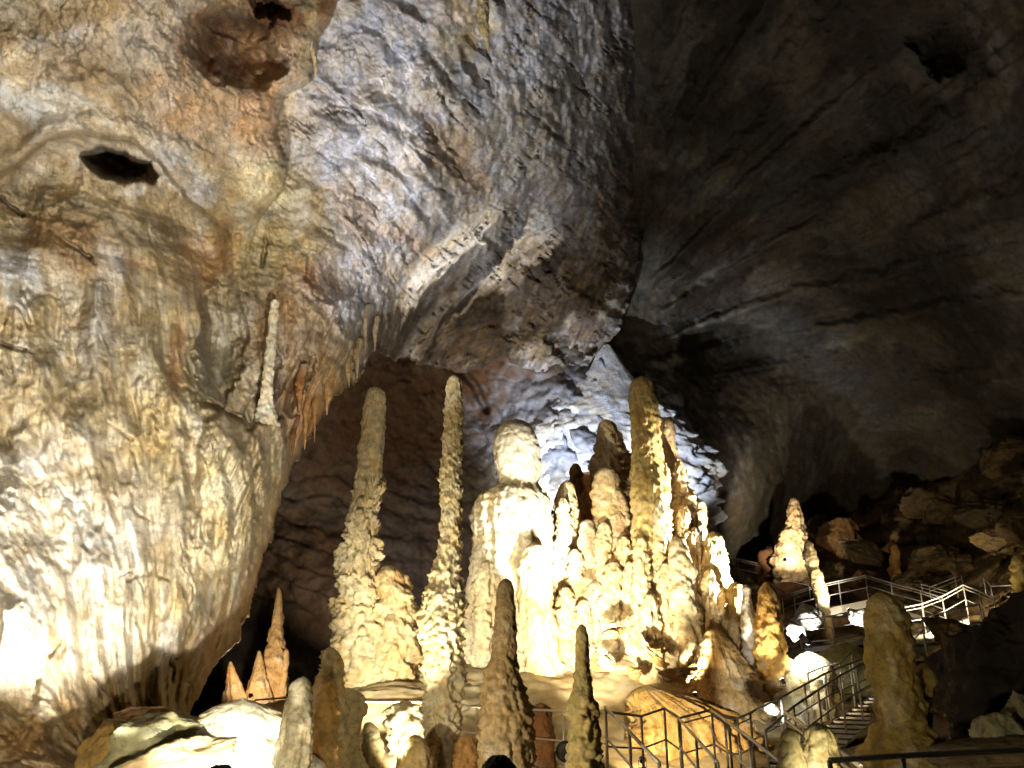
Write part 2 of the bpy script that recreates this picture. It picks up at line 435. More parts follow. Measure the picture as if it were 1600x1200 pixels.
    vs = sstep(.0, .45, fbm(X * 2.2 + .35 * Z, Y * 2.2, Z * .14, 5, 85, .6))[..., None] * flute_z[..., None]
    c = c * (1 - .4 * vs) + lin((206, 198, 182)) * .4 * vs
    vs = sstep(.05, .45, fbm(X * 2.6 + .35 * Z + 9, Y * 2.6, Z * .18, 5, 86, .6))[..., None] * flute_z[..., None]
    c = c * (1 - .45 * vs) + lin((128, 110, 68)) * .45 * vs
    c = c ** .9
    lum = c.mean(-1, keepdims=True); c = lum + (c - lum) * .74; c = c * (1 - (1 - mixr) * np.array([0, .0, .06]))
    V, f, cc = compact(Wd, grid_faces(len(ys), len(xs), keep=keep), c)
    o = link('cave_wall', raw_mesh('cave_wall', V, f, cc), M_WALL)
    tag(o, 'tall pale fluted limestone wall and grey hanging rock above the left side', 'cave wall', kind='structure')
    return D, px, py


# ------------------------------------------------------------------ back chamber and dark vault
CD_T = [(100, 1300, 34), (100, 800, 34), (100, 300, 30), (350, 1100, 31), (350, 700, 34), (350, 300, 30), (500, 1000, 33), (500, 1300, 30), (600, 650, 36), (600, 800, 36), (600, 400, 32), (750, 650, 38), (750, 900, 37),
        (750, 1200, 34), (900, 660, 35), (900, 850, 36), (930, 545, 37), (1050, 700, 37), (1130, 770, 41), (1100, 560, 42), (1000, 300, 33), (1000, 0, 27), (1000, -400, 20), (700, 0, 27), (700, -400, 20), (350, -400, 18), (1200, 200, 31), (1400, 100, 26), (1600, 0, 20), (1600, -400, 13), (1300, -400, 16),
        (1600, 300, 25), (1600, 500, 31), (1600, 650, 38), (1300, 400, 37), (1300, 550, 43), (1300, 700, 48), (1300, 900, 52), (1600, 900, 46), (1300, 0, 23), (1050, 900, 44), (1100, 1200, 42), (1600, 1200, 40), (2200, 1200, 30), (2200, 600, 22), (2200, 0, 15), (2200, -400, 11)]


def build_vault():
    xs = axis([(100, 300, 10), (300, 1610, 2.7), (1610, 2200, 12)])
    ys = axis([(-400, -40, 12), (-40, 960, 2.7), (960, 1300, 8)])
    px, py = np.meshgrid(xs, ys)
    D = tps(CD_T)(px, py)
    W = P(px, py, D); X, Y, Z = W[..., 0], W[..., 1], W[..., 2]
    wob = fbm(X * .3, Y * .3, Z * .3, 4, 103)
    D = D + 1.2 * fbm(X * .13, Y * .13, Z * .13, 4, 101)
    # strata fanning up and to the right
    th = np.arctan2(640 - py, px - 760); rr = np.hypot(640 - py, px - 760)
    vv = th * 8 + .9 * fbm(th * 4, rr / 700., 0, 2, 105) + .16 * fbm(X * .9, Y * .9, Z * .9, 4, 106)
    cell = np.floor(vv); fr = vv - cell
    am = np.clip(0.7 + 1.3 * perlin(rr / 200., cell * 5.3, 0, 107), 0.05, 1.5)
    dome = sstep(980, 1080, px) * sstep(700, 560, py + .15 * (1300 - px))
    D = D - dome * .7 * am * sstep(0, .6, fr) * sstep(1, .62, fr)
    vv2 = th * 36 + 1.0 * fbm(th * 9, rr / 420., 0, 3, 111) + .3 * fbm(X * .9, Y * .9, Z * .9, 4, 110); fr2 = vv2 - np.floor(vv2)
    D = D - dome * 0.13 * sstep(0, .7, fr2) * sstep(1, .85, fr2) * np.clip(.6 + perlin(rr / 90., np.floor(vv2) * 3.1, 0, 112) * 1.5, 0, 1)
    # hole at the upper right
    for (x, y, rx, ry, dp) in ((1468, 84, 46, 36, 1.6),):
        q = ((px + 10 * wob + 26 * fbm(X * .9, Y * .9, Z * .9, 4, 119) - x) / rx) ** 2 + ((py + 22 * fbm(X * .9, Y * .9, Z * .9, 4, 120) - y) / ry) ** 2
        D = D + dp * np.clip(1 - q, 0, 1)
    # broken slabs on the wall lit by the cool lamp
    d1, i1 = worley(X * .8, Y * .6, Z * 1.0 + .3 * X, 109); d5, i5 = worley(X * 2.2, Y * 1.6, Z * 2.6, 118)
    bw = sstep(560, 700, px) * sstep(1200, 1080, px) * sstep(520, 600, py)
    D = D + bw * (0.30 * d1 - .34 * i1 + .13 * d5 - .15 * i5)
    for ln, w, dp in (([(878, 652), (886, 676), (893, 700)], 7, .5), ([(893, 700), (925, 716)], 6, .4), ([(885, 668), (935, 664)], 4, .6), ([(700, 560), (740, 600), (760, 640)], 10, .8)):
        D = D + dp * sstep(w, 1, linedist(ln, px, py))
    D = D - 0.9 * polydist([(925, 560), (948, 535), (975, 590), (985, 640), (962, 625), (945, 590)], px, py).clip(0, 8) / 8
    # horizontal bedding low on the left
    lb = sstep(760, 560, px) * sstep(700, 800, py)
    bed = Z * 1.1 + .35 * X + wob; fb = bed - np.floor(bed)
    D = D - lb * .22 * sstep(0, .8, fb) * sstep(1, .9, fb)
    D = D + (1 - .5 * dome) * .42 * fbm(X * .55, Y * .55, Z * .55, 5, 113, .58) + .09 * fbm(X * 2.2, Y * 2.2, Z * 2.2, 4, 115, .6) - .14 * ridged(X * 1.2, Y * 1.2, Z * 1.2, 4, 117)
    Wd = P(px, py, D)
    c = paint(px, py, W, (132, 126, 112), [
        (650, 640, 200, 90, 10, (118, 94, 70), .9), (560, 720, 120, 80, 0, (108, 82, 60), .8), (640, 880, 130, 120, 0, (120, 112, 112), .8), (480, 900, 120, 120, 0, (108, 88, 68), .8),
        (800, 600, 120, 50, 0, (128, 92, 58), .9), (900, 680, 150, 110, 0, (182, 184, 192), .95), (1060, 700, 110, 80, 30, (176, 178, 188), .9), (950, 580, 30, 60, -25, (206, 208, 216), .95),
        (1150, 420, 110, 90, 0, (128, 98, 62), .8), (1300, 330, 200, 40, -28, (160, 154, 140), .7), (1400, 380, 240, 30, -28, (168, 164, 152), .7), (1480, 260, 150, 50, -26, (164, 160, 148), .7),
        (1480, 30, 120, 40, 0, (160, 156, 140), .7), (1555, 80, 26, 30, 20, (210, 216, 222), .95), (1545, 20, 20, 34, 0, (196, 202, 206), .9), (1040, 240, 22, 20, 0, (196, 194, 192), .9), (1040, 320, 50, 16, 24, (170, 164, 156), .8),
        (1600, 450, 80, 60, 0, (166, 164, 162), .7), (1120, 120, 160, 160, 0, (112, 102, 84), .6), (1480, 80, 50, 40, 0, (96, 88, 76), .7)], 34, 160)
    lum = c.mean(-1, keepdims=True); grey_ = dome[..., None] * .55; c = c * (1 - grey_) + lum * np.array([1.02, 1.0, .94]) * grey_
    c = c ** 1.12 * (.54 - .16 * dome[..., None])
    streak = sstep(.0, .4, fbm(vv * 1.2, rr / 160., 0, 4, 121))[..., None] * dome[..., None]
    c = c * (1 - .35 * streak) + lin((150, 146, 134)) * .35 * streak
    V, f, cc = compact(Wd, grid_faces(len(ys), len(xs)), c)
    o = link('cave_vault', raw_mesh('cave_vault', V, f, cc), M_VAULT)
    tag(o, 'dark layered limestone vault and back wall behind the stalagmites', 'cave vault', kind='structure')


RUB_T = [(1060, 880, 46), (1060, 1000, 36), (1060, 1250, 24), (1200, 850, 48), (1200, 950, 40), (1200, 1050, 30), (1200, 1250, 17), (1300, 800, 50), (1300, 930, 43), (1300, 1010, 35), (1300, 1080, 27), (1300, 1250, 15), (1400, 760, 47),
         (1400, 900, 41), (1400, 960, 37), (1400, 1050, 25), (1400, 1250, 13), (1500, 700, 44), (1500, 900, 39), (1500, 960, 34), (1600, 660, 42), (1600, 800, 37), (1600, 930, 31), (1600, 1100, 20), (1600, 1250, 11), (2000, 500, 26), (2000, 900, 18), (2000, 1250, 9)]


def build_rubble():
    xs = axis([(1050, 1610, 2.6), (1610, 2000, 10)]); ys = axis([(540, 640, 6), (640, 1210, 2.6), (1210, 1260, 8)])
    px, py = np.meshgrid(xs, ys)
    D = tps(RUB_T)(px, py)
    W = P(px, py, D); X, Y, Z = W[..., 0], W[..., 1], W[..., 2]
    n = fbm(X * .5, Y * .5, Z * .5, 4, 203)
    top = np.interp(px, [1050, 1130, 1180, 1230, 1290, 1350, 1400, 1450, 1500, 1560, 1600, 1800, 2000], [885, 875, 860, 850, 815, 800, 770, 760, 735, 700, 668, 580, 500]) + 14 * n
    w1, i1 = worley(X * .45, Y * .28, Z * .6, 205); w2, i2 = worley(X * 1.1, Y * .7, Z * 1.4, 207); w3, i3 = worley(X * 2.6, Y * 1.6, Z * 3.1, 208)
    D = D + 1.7 * (w1 - .5) - 1.2 * i1 + .7 * (w2 - .4) - .5 * i2 + .32 * w3 - .2 * i3 + .35 * n + .1 * fbm(X * 3, Y * 3, Z * 3, 4, 209)
    over = py - top
    r = np.clip(1 - over / 40., 0, 1)
    D = D + 2.2 * (1 - np.sqrt(np.clip(1 - r * r, 0, 1))) + np.clip(-over, 0, 5) * 1.6
    keep = over > -6
    c = paint(px, py, W, (122, 104, 74), [(1320, 850, 60, 60, 0, (150, 104, 56), .8), (1300, 980, 60, 30, 0, (130, 96, 60), .7), (1320, 1050, 90, 40, 0, (140, 142, 90), .8), (1460, 1010, 60, 50, 0, (116, 112, 80), .7),
                                          (1500, 850, 100, 60, 0, (126, 108, 66), .6), (1560, 760, 90, 60, 0, (136, 122, 88), .6), (1450, 780, 60, 30, 0, (126, 92, 58), .6)], 30, 260)
    c = c * (0.55 + .8 * i2)[..., None]
    V, f, cc = compact(P(px, py, D), grid_faces(len(ys), len(xs), keep=keep), c)
    o = link('rubble_slope', raw_mesh('rubble_slope', V, f, cc), M_RUB)
    tag(o, 'dark slope of broken brown rubble rising behind the steel walkways', 'slope', kind='structure')


FLOOR_T = [(-40, -20, -.2), (0, -20, -.2), (30, -20, -.2), (-20, 5, -.1), (0, 5, 0), (15, 5, 0), (-8, 12, 0.2), (0, 12, .1), (8, 12, 0), (-6, 17, .35), (-2, 16, .2), (2, 16, .15), (6, 16, .0), (-7, 22, 1.1), (-4, 20.4, 1.35), (-2.5, 19.6, 1.1), (-2.5, 22.5, 2.0), (0, 20, 1.0), (0, 23, 2.0), (3, 20, .5), (4, 23, 2.0),
           (7, 18, .1), (8, 22, .8), (9, 26, 1.1), (9, 34, 2.2), (-3, 27, 2.2), (2, 28, 2.6), (-8, 28, .9), (-10, 32, 0.6), (0, 36, 2.2), (-14, 20, 1), (16, 16, .0), (16, 30, 1.2), (-20, 60, 1), (20, 60, 3), (0, 60, 2)]


def build_floor():
    xs = axis([(-34, -11, 1.0), (-11, 11, .09), (11, 30, 1.0)]); ys = axis([(-18, 9, .8), (9, 27, .09), (27, 58, .5)])
    x, y = np.meshgrid(xs, ys)
    f = tps([(a * 20, b * 20, c) for a, b, c in FLOOR_T])
    z = f(x * 20, y * 20)
    n = fbm(x * .5, y * .5, 0, 5, 303)
    z = z + .16 * n * sstep(8, 14, y) + .05 * fbm(x * 2.5, y * 2.5, 0, 4, 305) - .05 * ridged(x * 1.6, y * 1.6, 0, 3, 306)
    c = np.broadcast_to(lin((198, 184, 146)), (*x.shape, 3)).copy()
    m = sstep(-.1, .4, fbm(x * .6, y * .6, 3, 4, 307))[..., None]
    c = c * (1 - m * .4) + lin((150, 126, 80)) * m * .4
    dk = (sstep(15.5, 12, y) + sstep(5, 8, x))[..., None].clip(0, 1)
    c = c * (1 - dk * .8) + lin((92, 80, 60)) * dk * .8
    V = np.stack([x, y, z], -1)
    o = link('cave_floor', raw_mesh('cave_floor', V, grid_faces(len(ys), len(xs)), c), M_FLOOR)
    tag(o, 'smooth cream flowstone floor between the stalagmites and the walkway', 'cave floor', kind='structure')


build_wall(); build_vault(); build_rubble(); build_floor()

# ------------------------------------------------------------------ stalagmites
SEED = [1000]


def stalag(name, label, Y, rows, col, group=None, cat='stalagmite', lump=.10, plate=0., pf=2.2, pt=(0, .01), rib=0., rf=7., rt=(0, .01), flute=0., ff=5, ft=(0, .01),
           pop=0., ps=4., pot=(0, .01), rust=.3, rustc=(176, 118, 52), dr=.92, ext=1.2, mat=None, step=2.4, kind=None, parent=None, down=False, flare=1.0, rough=1.6):
    SEED[0] += 37; sd = SEED[0]
    rows = np.array(rows, float)
    py = rows[:, 0]; n = max(12, int((py[-1] - py[0]) / step))
    q = np.linspace(py[0], py[-1], n)
    # smooth (Catmull-like) interpolation of both outlines
    def interp(v):
        base = np.interp(q, py, v)
        k = np.array([1, 2, 3, 2, 1.]) / 9
        b = np.pad(base, 2, mode='edge'); s = np.convolve(b, k, 'valid'); s[0] = base[0]; s[-1] = base[-1]
        return s
    xl, xr = interp(rows[:, 1]), interp(rows[:, 2])
    A, B = P(xl, q, Y), P(xr, q, Y)
    C = (A + B) / 2; R = np.linalg.norm(B - A, axis=1) / 2
    if not down:                       # run the foot on into the ground
        m = max(3, int(ext / .06)); zz = np.linspace(0, 1, m + 1)[1:]
        C = np.r_[C, np.stack([C[-1, 0] + 0 * zz, C[-1, 1] + 0 * zz, C[-1, 2] - ext * zz], -1)]
        R = np.r_[R, R[-1] * (1 + (flare - 1) * zz)]
    else:                              # a hanging shape: run its root up into the rock
        m = 6; zz = np.linspace(1, 0, m + 1)[:-1]
        C = np.r_[np.stack([C[0, 0] + 0 * zz, C[0, 1] + .3 * zz, C[0, 2] + ext * zz], -1), C]
        R = np.r_[R[0] * (1 + .15 * zz), R]
    nr = len(R); ms = int(np.clip(2 * math.pi * R.max() / (2.4 * Y / F), 28, 150))
    th = np.linspace(0, 2 * math.pi, ms, endpoint=False)
    ct, s_ = np.cos(th)[None], np.sin(th)[None]
    t = np.linspace(0, 1, nr)[:, None]
    R2 = R[:, None]; Rn = max(np.median(R), .05)
    Z = C[:, 2:3] + 0 * ct
    bx = C[:, :1] + R2 * ct; by = C[:, 1:2] + dr * R2 * s_
    k = 1 / Rn
    o1 = sd * 1.37 % 91
    rad = 1 + lump * 1.5 * fbm(bx * k * .9 + o1, by * k * .9, Z * k * .8, 4, sd)
    pm = Y / F
    rad = rad + np.minimum(rough * pm / np.maximum(R2, 2 * pm), .25) * (2.6 * fbm(bx / (13 * pm) + o1, by / (13 * pm), Z / (11 * pm), 4, sd + 3, .62) - 1.1 * ridged(bx / (22 * pm), by / (22 * pm) + o1, Z / (26 * pm), 3, sd + 4))
    # cut the displacement where the tip closes
    tipw = sstep(0, .9, R2 / Rn)
    add = 0
    if plate:
        w = sstep(pt[0], pt[1], t) * np.clip(Rn / R2, .35, 1)
        p = Z * pf / (pm * 56) + 1.1 * fbm(ct * 1.6 + o1, s_ * 1.6, Z * .8 / max(Rn, .2), 3, sd + 5) + .0
        cell = np.floor(p); fr = p - cell
        amp = np.clip(.45 + 1.5 * perlin(ct * 2.6 + cell * 7.1, s_ * 2.6 + o1, cell * 3.3, sd + 6), 0, 1.4)
        add = add + 1.7 * w * plate * amp * (fr ** 1.6) * sstep(1.0, .95, fr)
        p2 = p * 2.3 + .7 * perlin(ct * 4, s_ * 4 + o1, Z * 2, sd + 7); c2 = np.floor(p2); f2 = p2 - c2
        add = add + w * plate * .7 * np.clip(.4 + 1.4 * perlin(ct * 5 + c2 * 3.7, s_ * 5, c2 * 2.1, sd + 8), 0, 1.2) * f2 * sstep(1, .9, f2)
    if rib:
        w = sstep(rt[0], rt[1], t)
        p = Z * rf + .55 * fbm(ct * 1.2 + o1, s_ * 1.2, Z * 1.5, 3, sd + 9); c2 = np.floor(p); fr = p - c2
        amp = np.clip(.6 + 1.0 * perlin(ct * 2.2 + c2 * 5.1, s_ * 2.2, c2 * 1.7, sd + 10), .1, 1.3)
        add = add + 1.4 * w * rib * amp * np.sin(np.pi * np.clip(fr, 0, 1)) ** .7
    if flute:
        w = sstep(ft[0], ft[1], t)
        add = add + w * flute * (fbm(ct * ff * .55 + o1 + .35 * Z, s_ * ff * .55, Z * .25 / max(Rn, .3), 4, sd + 11))
    if pop:
        w = sstep(pot[0], pot[1], t)
        d, _i = worley(bx * ps + o1, by * ps, Z * ps, sd + 13)
        add = add + 1.5 * w * pop * (np.clip(.75 - d, -.1, .75)) * (.6 + .8 * _i)
        d, _i = worley(bx * ps * 2.3 + o1, by * ps * 2.3, Z * ps * 2.3, sd + 14)
        add = add + w * pop * .4 * (np.clip(.75 - d, -.1, .75))
    if not np.isscalar(add): add = add - .6 * add.mean(axis=1, keepdims=True)
    rad = (rad - 1 + add) * tipw + 1
    rr = R2 * rad
    X = C[:, :1] + rr * ct; Yy = C[:, 1:2] + rr * dr * s_
    V = np.stack([X, Yy, Z], -1)
    if not down:
        top = np.array([[C[0, 0], C[0, 1], C[0, 2] + .35 * R[0]]]); V[0] = C[0] + (V[0] - C[0]) * 1.0
        V = np.concatenate([np.repeat(top[None], ms, 1), V], 0)
    else:
        top = np.array([[C[-1, 0], C[-1, 1], C[-1, 2] - R[-1]]])
        V = np.concatenate([V, np.repeat(top[None], ms, 1)], 0)
    W = V
    c = np.broadcast_to(lin(col), W.shape).copy()
    r_ = sstep(.05, .5, fbm(W[..., 0] * 1.3 + o1, W[..., 1] * 1.3, W[..., 2] * .7, 5, sd + 15))[..., None] * rust
    c = c * (1 - r_) + lin(rustc) * r_
    w_ = sstep(.1, .5, fbm(W[..., 0] * 2.1, W[..., 1] * 2.1 + o1, W[..., 2] * 1.3, 4, sd + 16))[..., None] * .35
    c = c * (1 - w_) + lin((236, 228, 204)) * w_
    g_ = sstep(.1, .55, fbm(W[..., 0] * 3.5, W[..., 1] * 3.5 + o1, W[..., 2] * 1.1, 4, sd + 17))[..., None] * .3
    c = c * (1 - g_) + lin((128, 110, 72)) * g_
    V2 = V.copy(); org = np.array([C[-1, 0], C[-1, 1], C[-1, 2]]) if not down else C[0].copy()
    V2 = V2 - org
    f = grid_faces(V.shape[0], ms, wrap=True)
    o = link(name, raw_mesh(name, V2, f, c), mat or M_CALC, parent)
    o.location = org if parent is None else org - np.array(parent.location)
    if parent is None: tag(o, label, cat, group, kind)
    return o


CREAM, PALE, GREY, YEL, ORG, BRN = (214, 200, 158), (228, 218, 190), (164, 152, 118), (206, 178, 112), (208, 150, 92), (150, 112, 66)
GG = 'giant stalagmites of the central cluster'
GF = 'stalagmites standing along the near side of the walkway'

# the giants on the left of the cluster
stalag('stalagmite', 'tall cream stalagmite with smooth round tip and leafy cups lower down', 24, [(605, 582, 590), (608, 576, 598), (614, 572, 602), (625, 570, 604), (660, 564, 603), (700, 560, 600), (725, 557, 598), (745, 555, 597), (790, 550, 594), (800, 546, 588), (812, 543, 590), (830, 543, 588), (850, 541, 590), (880, 536, 590),
        (900, 533, 596), (925, 531, 606), (960, 526, 618), (1000, 520, 632), (1040, 515, 645), (1075, 508, 650)], CREAM, GG, plate=.34, pf=2.0, pt=(.22, .32), lump=.05, pop=.18, ps=3, pot=(.5, .7), rust=.25)
stalag('stalagmite', 'broad rounded cream hump leaning on the foot of the leafy giant', 23.6, [(884, 602, 612), (890, 594, 624), (905, 590, 634), (930, 590, 643), (965, 586, 651), (1000, 580, 655), (1040, 575, 656), (1070, 570, 655)], (218, 198, 150), GG, pop=.3, ps=2.6, lump=.16, plate=.22, pf=1.8, rough=2.4, rust=.4, rustc=(190, 130, 60))
stalag('stalagmite', 'slender knobbly stalagmite, the thinnest tall one, amber along one edge', 16.5, [(587, 706, 712), (590, 701, 717), (597, 698, 721), (612, 697, 723), (650, 694, 723), (700, 691, 722), (745, 687, 721), (790, 689, 721), (840, 687, 721), (862, 683, 720), (885, 677, 720), (912, 672, 721), (925, 664, 723), (945, 661, 726), (965, 656, 724),
        (1000, 655, 723), (1010, 661, 722), (1050, 664, 724), (1100, 665, 721), (1150, 664, 716), (1200, 663, 716)], (226, 210, 164), GG, plate=.15, pf=3.4, lump=.05, flute=.22, ff=5, ft=(.45, .6), pop=.2, ps=9, rust=.3)
stalag('stalagmite', 'massive pale stalagmite shaped like a seated figure with round head', 25, [(656, 800, 812), (659, 790, 822), (664, 782, 829), (675, 775, 836), (690, 770, 842), (705, 769, 845), (725, 772, 847), (740, 777, 845), (748, 779, 842), (757, 776, 841), (763, 766, 845), (769, 753, 851), (777, 746, 856), (790, 741, 860),
        (815, 738, 861), (840, 740, 860), (880, 738, 862), (905, 737, 864), (950, 731, 866), (1000, 726, 870), (1035, 722, 878), (1060, 718, 888), (1090, 712, 896)], (214, 202, 168), GG, rough=1.2, dr=.74, flute=.2, ff=9, ft=(.1, .3), rib=.035, rf=4, lump=.05, pop=.05, ps=4, rust=.12, ext=1.6)
stalag('stalagmite', 'yellow stub with rounded top growing on the seated figure’s front', 23.9, [(848, 832, 842), (853, 822, 849), (865, 816, 855), (900, 812, 861), (950, 813, 865), (1000, 815, 872), (1050, 818, 884)], (226, 206, 150), GG, flute=.15, ff=4, lump=.08, pop=.15, ps=3, rust=.3)
# cluster behind and beside the column
stalag('stalagmite', 'ledged cream stalagmite beside the seated figure, its dark cap rounded', 25.6, [(751, 884, 890), (755, 876, 895), (765, 871, 898), (780, 868, 901), (805, 866, 905), (835, 863, 910), (870, 861, 916), (910, 863, 925), (960, 866, 935), (1010, 866, 945), (1050, 866, 955)], (210, 186, 136), GG, plate=.22, pf=2.2, pop=.3, ps=3, rust=.45)
stalag('stalagmite', 'narrow brown stub peeping out behind the dark-capped stalagmite', 28.6, [(725, 895, 903), (729, 891, 908), (740, 889, 912), (765, 889, 914), (800, 892, 918), (850, 892, 920)], BRN, GG, rib=.1, rf=3, rust=.5)
stalag('stalagmite', 'orange knobbly sliver squeezed between taller cream stalagmites', 27.2, [(738, 914, 922), (745, 910, 926), (770, 908, 928), (800, 905, 929), (850, 903, 932)], (196, 136, 68), GG, pop=.4, ps=3.4, rust=.6)
stalag('stalagmite', 'rough tan stalagmite of stacked scales rising behind the rounded grey one', 28.5, [(657, 941, 953), (661, 936, 960), (675, 934, 966), (695, 932, 973), (720, 929, 984), (760, 926, 990), (800, 925, 994), (850, 925, 998)], (212, 186, 142), GG, plate=.3, pf=3, pop=.35, ps=3, rust=.4)
stalag('stalagmite', 'rounded grey-topped stalagmite widening to a tan skirt left of column', 25.2, [(730, 942, 952), (733, 934, 960), (740, 930, 965), (756, 927, 968), (780, 925, 975), (810, 926, 982), (840, 927, 986), (880, 929, 992), (905, 930, 996), (940, 932, 1002), (975, 936, 1006), (1010, 938, 1010)], (212, 190, 146), GG, rib=.07, rf=3.2, pop=.15, ps=2.5, lump=.06, rust=.4)
stalag('stalagmite', 'short pale finger in front of the orange sliver', 24.8, [(812, 914, 922), (816, 907, 928), (830, 904, 931), (860, 903, 935), (900, 901, 940), (950, 898, 948), (990, 896, 955)], (222, 204, 164), GG, pop=.25, ps=3, rust=.4)
stalag('stalagmite', 'thick straight column stalagmite with rounded olive top, tallest of all', 24.4, [(590, 996, 1008), (593, 989, 1015), (599, 985, 1021), (620, 983, 1026), (660, 985, 1031), (700, 986, 1035), (730, 985, 1039), (742, 985, 1044), (765, 985, 1048), (785, 986, 1046), (805, 987, 1043), (835, 989, 1046), (870, 989, 1054), (910, 989, 1062), (960, 990, 1074), (1010, 992, 1085), (1050, 994, 1092)],
       (204, 182, 118), GG, flute=.12, ff=5, lump=.05, pop=.2, ps=3, pot=(.3, .45), rust=.3)
stalag('stalagmite', 'stack of knobbly pale discs widening downwards behind the thick column', 26, [(654, 1034, 1046), (660, 1031, 1052), (680, 1031, 1054), (705, 1033, 1057), (728, 1036, 1066), (756, 1038, 1075), (778, 1038, 1080), (800, 1040, 1088), (815, 1042, 1100), (835, 1042, 1104), (870, 1042, 1104), (920, 1045, 1106), (980, 1045, 1110)], (220, 192, 146), GG, plate=.25, pf=3.4, pop=.55, ps=2.6, rust=.4)
stalag('stalagmite', 'dazzling white domed stalagmite with rippled ledges, outermost of the cluster', 24.6, [(832, 1110, 1120), (836, 1104, 1127), (846, 1100, 1131), (862, 1098, 1134), (890, 1096, 1138), (915, 1094, 1140), (960, 1092, 1144), (1000, 1090, 1152), (1040, 1086, 1166), (1075, 1080, 1180), (1100, 1076, 1192)], (222, 200, 148), GG, plate=.16, pf=2.6, flute=.16, ff=6, ft=(.3, .45), pop=.2, ps=2.6, rust=.35)
stalag('stalagmite', 'white glaring knob in the lamplight at the column’s foot', 23.4, [(838, 1052, 1062), (843, 1047, 1070), (862, 1045, 1076), (900, 1046, 1084), (945, 1048, 1090), (985, 1046, 1096), (1020, 1042, 1100)], (228, 214, 172), GG, pop=.4, ps=2.6, flute=.12, rust=.2)
stalag('stalagmite', 'olive stub with flat top between the white dome and white manikin', 23.8, [(911, 1142, 1154), (916, 1138, 1160), (935, 1136, 1163), (975, 1136, 1168), (1020, 1136, 1180), (1070, 1138, 1195)], (188, 162, 100), GG, plate=.14, pf=3, flute=.12, rust=.3)
stalag('stalagmite', 'small white stalagmite like a manikin with a ball head', 23.0, [(914, 1163, 1168), (917, 1158, 1172), (923, 1157, 1174), (930, 1160, 1172), (938, 1159, 1174), (948, 1157, 1178), (970, 1156, 1182), (990, 1158, 1184), (1020, 1160, 1188)], (236, 228, 206), GG, pop=.2, ps=4, rust=.1)
stalag('stalagmite', 'amber bullet-shaped stalagmite beside the curved platform railing', 22.6, [(910, 1194, 1201), (914, 1190, 1206), (925, 1186, 1212), (948, 1183, 1218), (980, 1181, 1221), (1005, 1181, 1226), (1040, 1181, 1233), (1070, 1182, 1240), (1095, 1182, 1246)], (206, 164, 84), GG, pop=.35, ps=3, plate=.12, pf=2.6, rust=.4)
def lobes(parent_label, Y0, items, col, **kw):
    par = [o for o in bpy.data.objects if o.get('label') == parent_label][0]
    for (x, y0, y1, w, dY) in items:
        h = w / 2
        h *= .86; y0 -= 22; y1 += 30
        stalag('lobe', None, Y0 + dY, [(y0, x - h * .3, x + h * .3), (y0 + h * .35, x - h * .62, x + h * .62), (y0 + h * 1.6, x - h * .85, x + h * .85), (y0 * .5 + y1 * .5, x - h, x + h), (y1, x - h * 1.35, x + h * 1.35)], col, parent=par, **{**dict(pop=.2, ps=4.0, lump=.10, rust=.16, rustc=(200, 156, 96), ext=.8, plate=.3, pf=3.0, rough=1.8, flute=.16, ff=6), **kw})


lobes('stack of knobbly pale discs widening downwards behind the thick column', 26, [(1062, 742, 900, 24, -.6), (1078, 790, 930, 28, -.8), (1096, 804, 940, 22, -.4), (1068, 812, 960, 30, -1.2), (1086, 846, 990, 30, -1.3), (1104, 866, 1000, 28, -1.0)], (224, 198, 152))
lobes('thick straight column stalagmite with rounded olive top, tallest of all', 24.4, [(1036, 744, 860, 26, -.1), (1030, 800, 930, 26, -.5), (1002, 862, 1010, 34, -.7), (1040, 902, 1040, 36, -.9), (984, 900, 1040, 30, -.4), (1016, 950, 1060, 40, -1.2)], (230, 208, 156))
lobes('dazzling white domed stalagmite with rippled ledges, outermost of the cluster', 24.6, [(1108, 912, 1060, 30, -.9), (1086, 950, 1070, 34, -1.0), (1130, 940, 1070, 30, -.7), (1070, 1000, 1080, 40, -1.5), (1150, 990, 1090, 32, -.9)], (228, 204, 150))
lobes('rounded grey-topped stalagmite widening to a tan skirt left of column', 25.2, [(944, 838, 980, 34, -.6), (974, 860, 1000, 34, -.7), (958, 900, 1030, 44, -1.0), (930, 930, 1040, 34, -.8), (986, 950, 1050, 38, -1.2)], (232, 212, 166))
lobes('ledged cream stalagmite beside the seated figure, its dark cap rounded', 25.6, [(880, 800, 960, 28, -.7), (872, 862, 1010, 26, -.8), (898, 880, 1040, 30, -1.0), (884, 940, 1060, 40, -1.4), (912, 960, 1060, 34, -1.4)], (232, 212, 166))
lobes('massive pale stalagmite shaped like a seated figure with round head', 25, [(762, 900, 1090, 50, -.7), (800, 960, 1095, 60, -.9), (850, 960, 1090, 44, -.6)], (226, 214, 176), flute=.1)
# far right pair
stalag('stalagmite', 'distant ringed cone-shaped stalagmite glowing above the walkway', 41, [(778, 1236, 1243), (783, 1233, 1248), (800, 1230, 1252), (820, 1228, 1256), (832, 1222, 1258), (848, 1217, 1259), (864, 1213, 1261), (872, 1210, 1264)], (220, 190, 144), GG, rib=.18, rf=1.7, plate=.2, pf=1.6, rust=.4, step=1.6)
stalag('stalagmite', 'leaning scaly stalagmite with one bright white side before the platform', 35, [(846, 1259, 1267), (851, 1256, 1271), (865, 1256, 1275), (885, 1259, 1280), (905, 1265, 1287), (930, 1271, 1294), (955, 1279, 1297), (975, 1284, 1299)], (214, 190, 136), GG, plate=.12, pf=3, pop=.15, ps=3, rust=.3, step=1.6, rough=1.2)
stalag('stalagmite', 'tiny yellow stub alone on the dark rubble', 38, [(851, 1394, 1401), (856, 1391, 1405), (875, 1390, 1406), (895, 1389, 1408)], (160, 122, 56), GG, pop=.3, ps=3, rust=.5, ext=.8)
